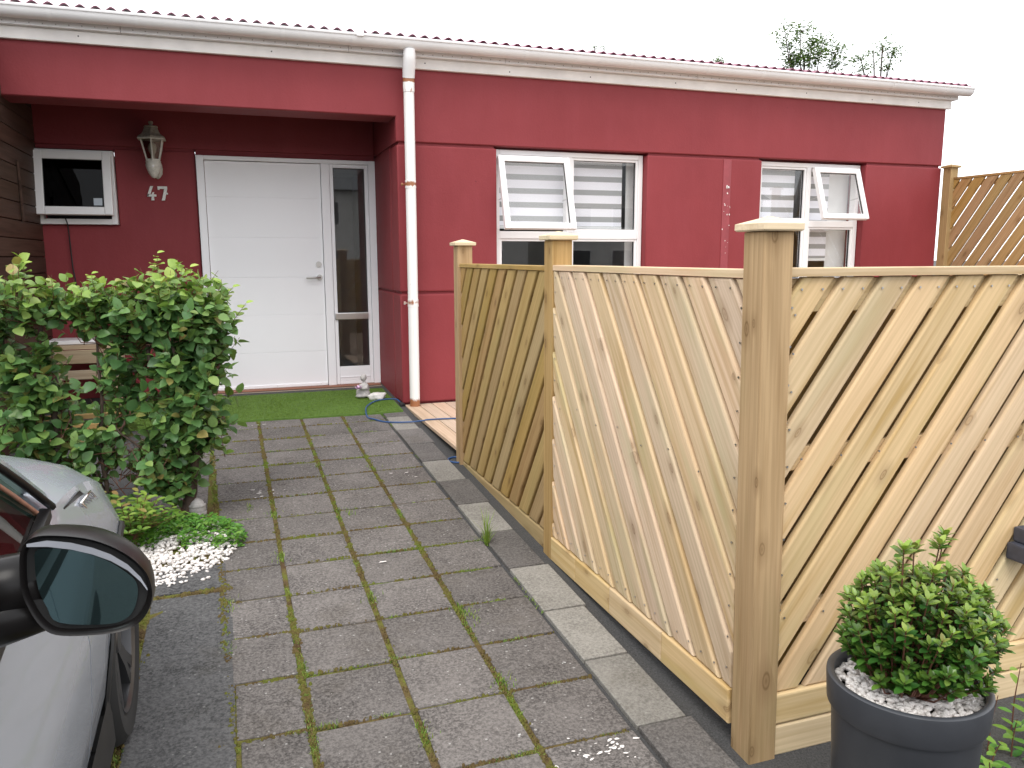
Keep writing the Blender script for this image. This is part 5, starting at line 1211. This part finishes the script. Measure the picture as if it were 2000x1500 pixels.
# door mirror
mi = bpy.data.objects.new('door_mirror', None); put(mi, car, Matrix.Translation((-.22, -5.47, .8)))
OUT = [(-.304, .806), (-.303, .845), (-.298, .868), (-.282, .883), (-.251, .882), (-.206, .870), (-.167, .846), (-.140, .815), (-.131, .785), (-.134, .757), (-.151, .731), (-.180, .720), (-.225, .7215), (-.265, .729), (-.284, .746), (-.297, .775)]
GLS = [(-.279, .803), (-.280, .838), (-.274, .858), (-.234, .851), (-.196, .832), (-.170, .809), (-.157, .789), (-.160, .761), (-.173, .741), (-.200, .736), (-.258, .749), (-.271, .774)]
MY = -5.47
def densify(p, n=4):
    q = []; k = len(p)
    for i in range(k):
        a, b, c, d = (Vector(p[(i+j) % k]) for j in (-1, 0, 1, 2))
        for s_ in range(n): t = s_/n; q.append(.5*((2*b)+(-a+c)*t+(2*a-5*b+4*c-d)*t*t+(-a+3*b-3*c+d)*t**3))
    return q
o4 = densify(OUT); cc = sum(o4, Vector((0, 0)))/len(o4)
m = MB(); rings = []
for s_, dy in ((.90, .012), (.93, .0), (.985, -.004), (1., .006), (1.0, .03), (.97, .06), (.88, .09), (.66, .115), (.3, .125), (.02, .127)):
    rings.append([(cc.x+(q.x-cc.x)*s_, MY+dy, cc.y+(q.y-cc.y)*s_-dy*.05) for q in o4]+[(cc.x+(o4[0].x-cc.x)*s_, MY+dy, cc.y+(o4[0].y-cc.y)*s_-dy*.05)])
m.grid(rings); m.build('mirror_housing', M['carblack'], mi, 60)
g4 = densify(GLS); n_ = len(g4); gc_ = sum(g4, Vector((0, 0)))/n_
m = MB(); m.add([(gc_.x+(q.x-gc_.x)*1.06, MY+.004+.05*(q.x-gc_.x), gc_.y+(q.y-gc_.y)*1.06) for q in g4], [tuple(range(n_))[::-1]]); m.build('mirror_glass', M['mirror'], mi)
m = MB(); e1 = [(cc.x+(q.x-cc.x)*.99, MY+.001, cc.y+(q.y-cc.y)*.99) for q in o4]; e2 = [(gc_.x+(q.x-gc_.x)*1.0, MY+.006, gc_.y+(q.y-gc_.y)*1.0) for q in densify(GLS, 4)]
m = MB(); big = [(q[0], q[1], q[2]) for q in e1]; nb = len(big); m.add([(x, MY+.010, z) for x, y, z in big], [tuple(range(nb))[::-1]]); m.build('mirror_bezel', M['carrough'], mi)
top = [(-.290, .884, .880), (-.264, .886, .877), (-.234, .879, .869), (-.207, .868, .858), (-.184, .855, .845), (-.162, .836, .827), (-.146, .814, .807), (-.138, .795, .792)]
m = MB(); m.grid([[(x, MY-.006, a-.010) for x, a, b in top], [(x, MY-.0075, b-.010) for x, a, b in top], [(x, MY+.006, b-.012) for x, a, b in top]][::-1]); m.build('mirror_trim', M['trim'], mi, 40)
m = MB(); m.tube([(-.27, MY+.05, .80), (-.33, MY+.06, .79), (-.41, MY+.07, .775)], [.045, .048, .055], 12); m.tube([(-.28, MY+.04, .755), (-.34, MY+.05, .745), (-.41, MY+.06, .735)], [.030, .04, .05], 12); m.build('mirror_arm', M['carblack'], mi, True)
bx('mirror_base', (-.412, -5.52, .66), (-.372, -5.28, .80), M['carblack'], mi, .015)

# ------------------------------------------------------------------ houses across the street (seen in the panes)
def far_house(x0, x1, y, label, h=4.6, wallm=M['farwall']):
    t = thing('row_house', ((x0+x1)/2, y, -.56), label, 'house', 'houses across the street'); g0 = -.57; d = 8
    bx('wall', (x0, y-d, g0), (x1, y, h), wallm, t)
    MB().add([(x0-.3, y+.4, h), (x1+.3, y+.4, h), (x1+.3, y-d/2, h+2.2), (x0-.3, y-d/2, h+2.2), (x0-.3, y-d-.4, h), (x1+.3, y-d-.4, h)], [(0, 1, 2, 3), (3, 2, 5, 4), (0, 3, 4), (1, 5, 2), (0, 4, 5, 1)]).build('roof', M['farroof'], t)
    x = x0+1.2
    while x < x1-1.6:
        for z in (.5, 2.9):
            f = bx('window', (x-.06, y+.005, z-.06), (x+1.36, y+.05, z+1.16), M['white'], t); bx('pane', (x, y+.051, z), (x+1.3, y+.06, z+1.1), M['farglass'], f)
        x += 2.7
far_house(-26, -14.5, -34, 'pale two storey house across the street, left one'); far_house(-12, 1, -36, 'pale two storey house across the street, second one')
far_house(3, 15, -33, 'pale two storey house across the street, third one'); far_house(17, 31, -35, 'pale two storey house across the street, right one')
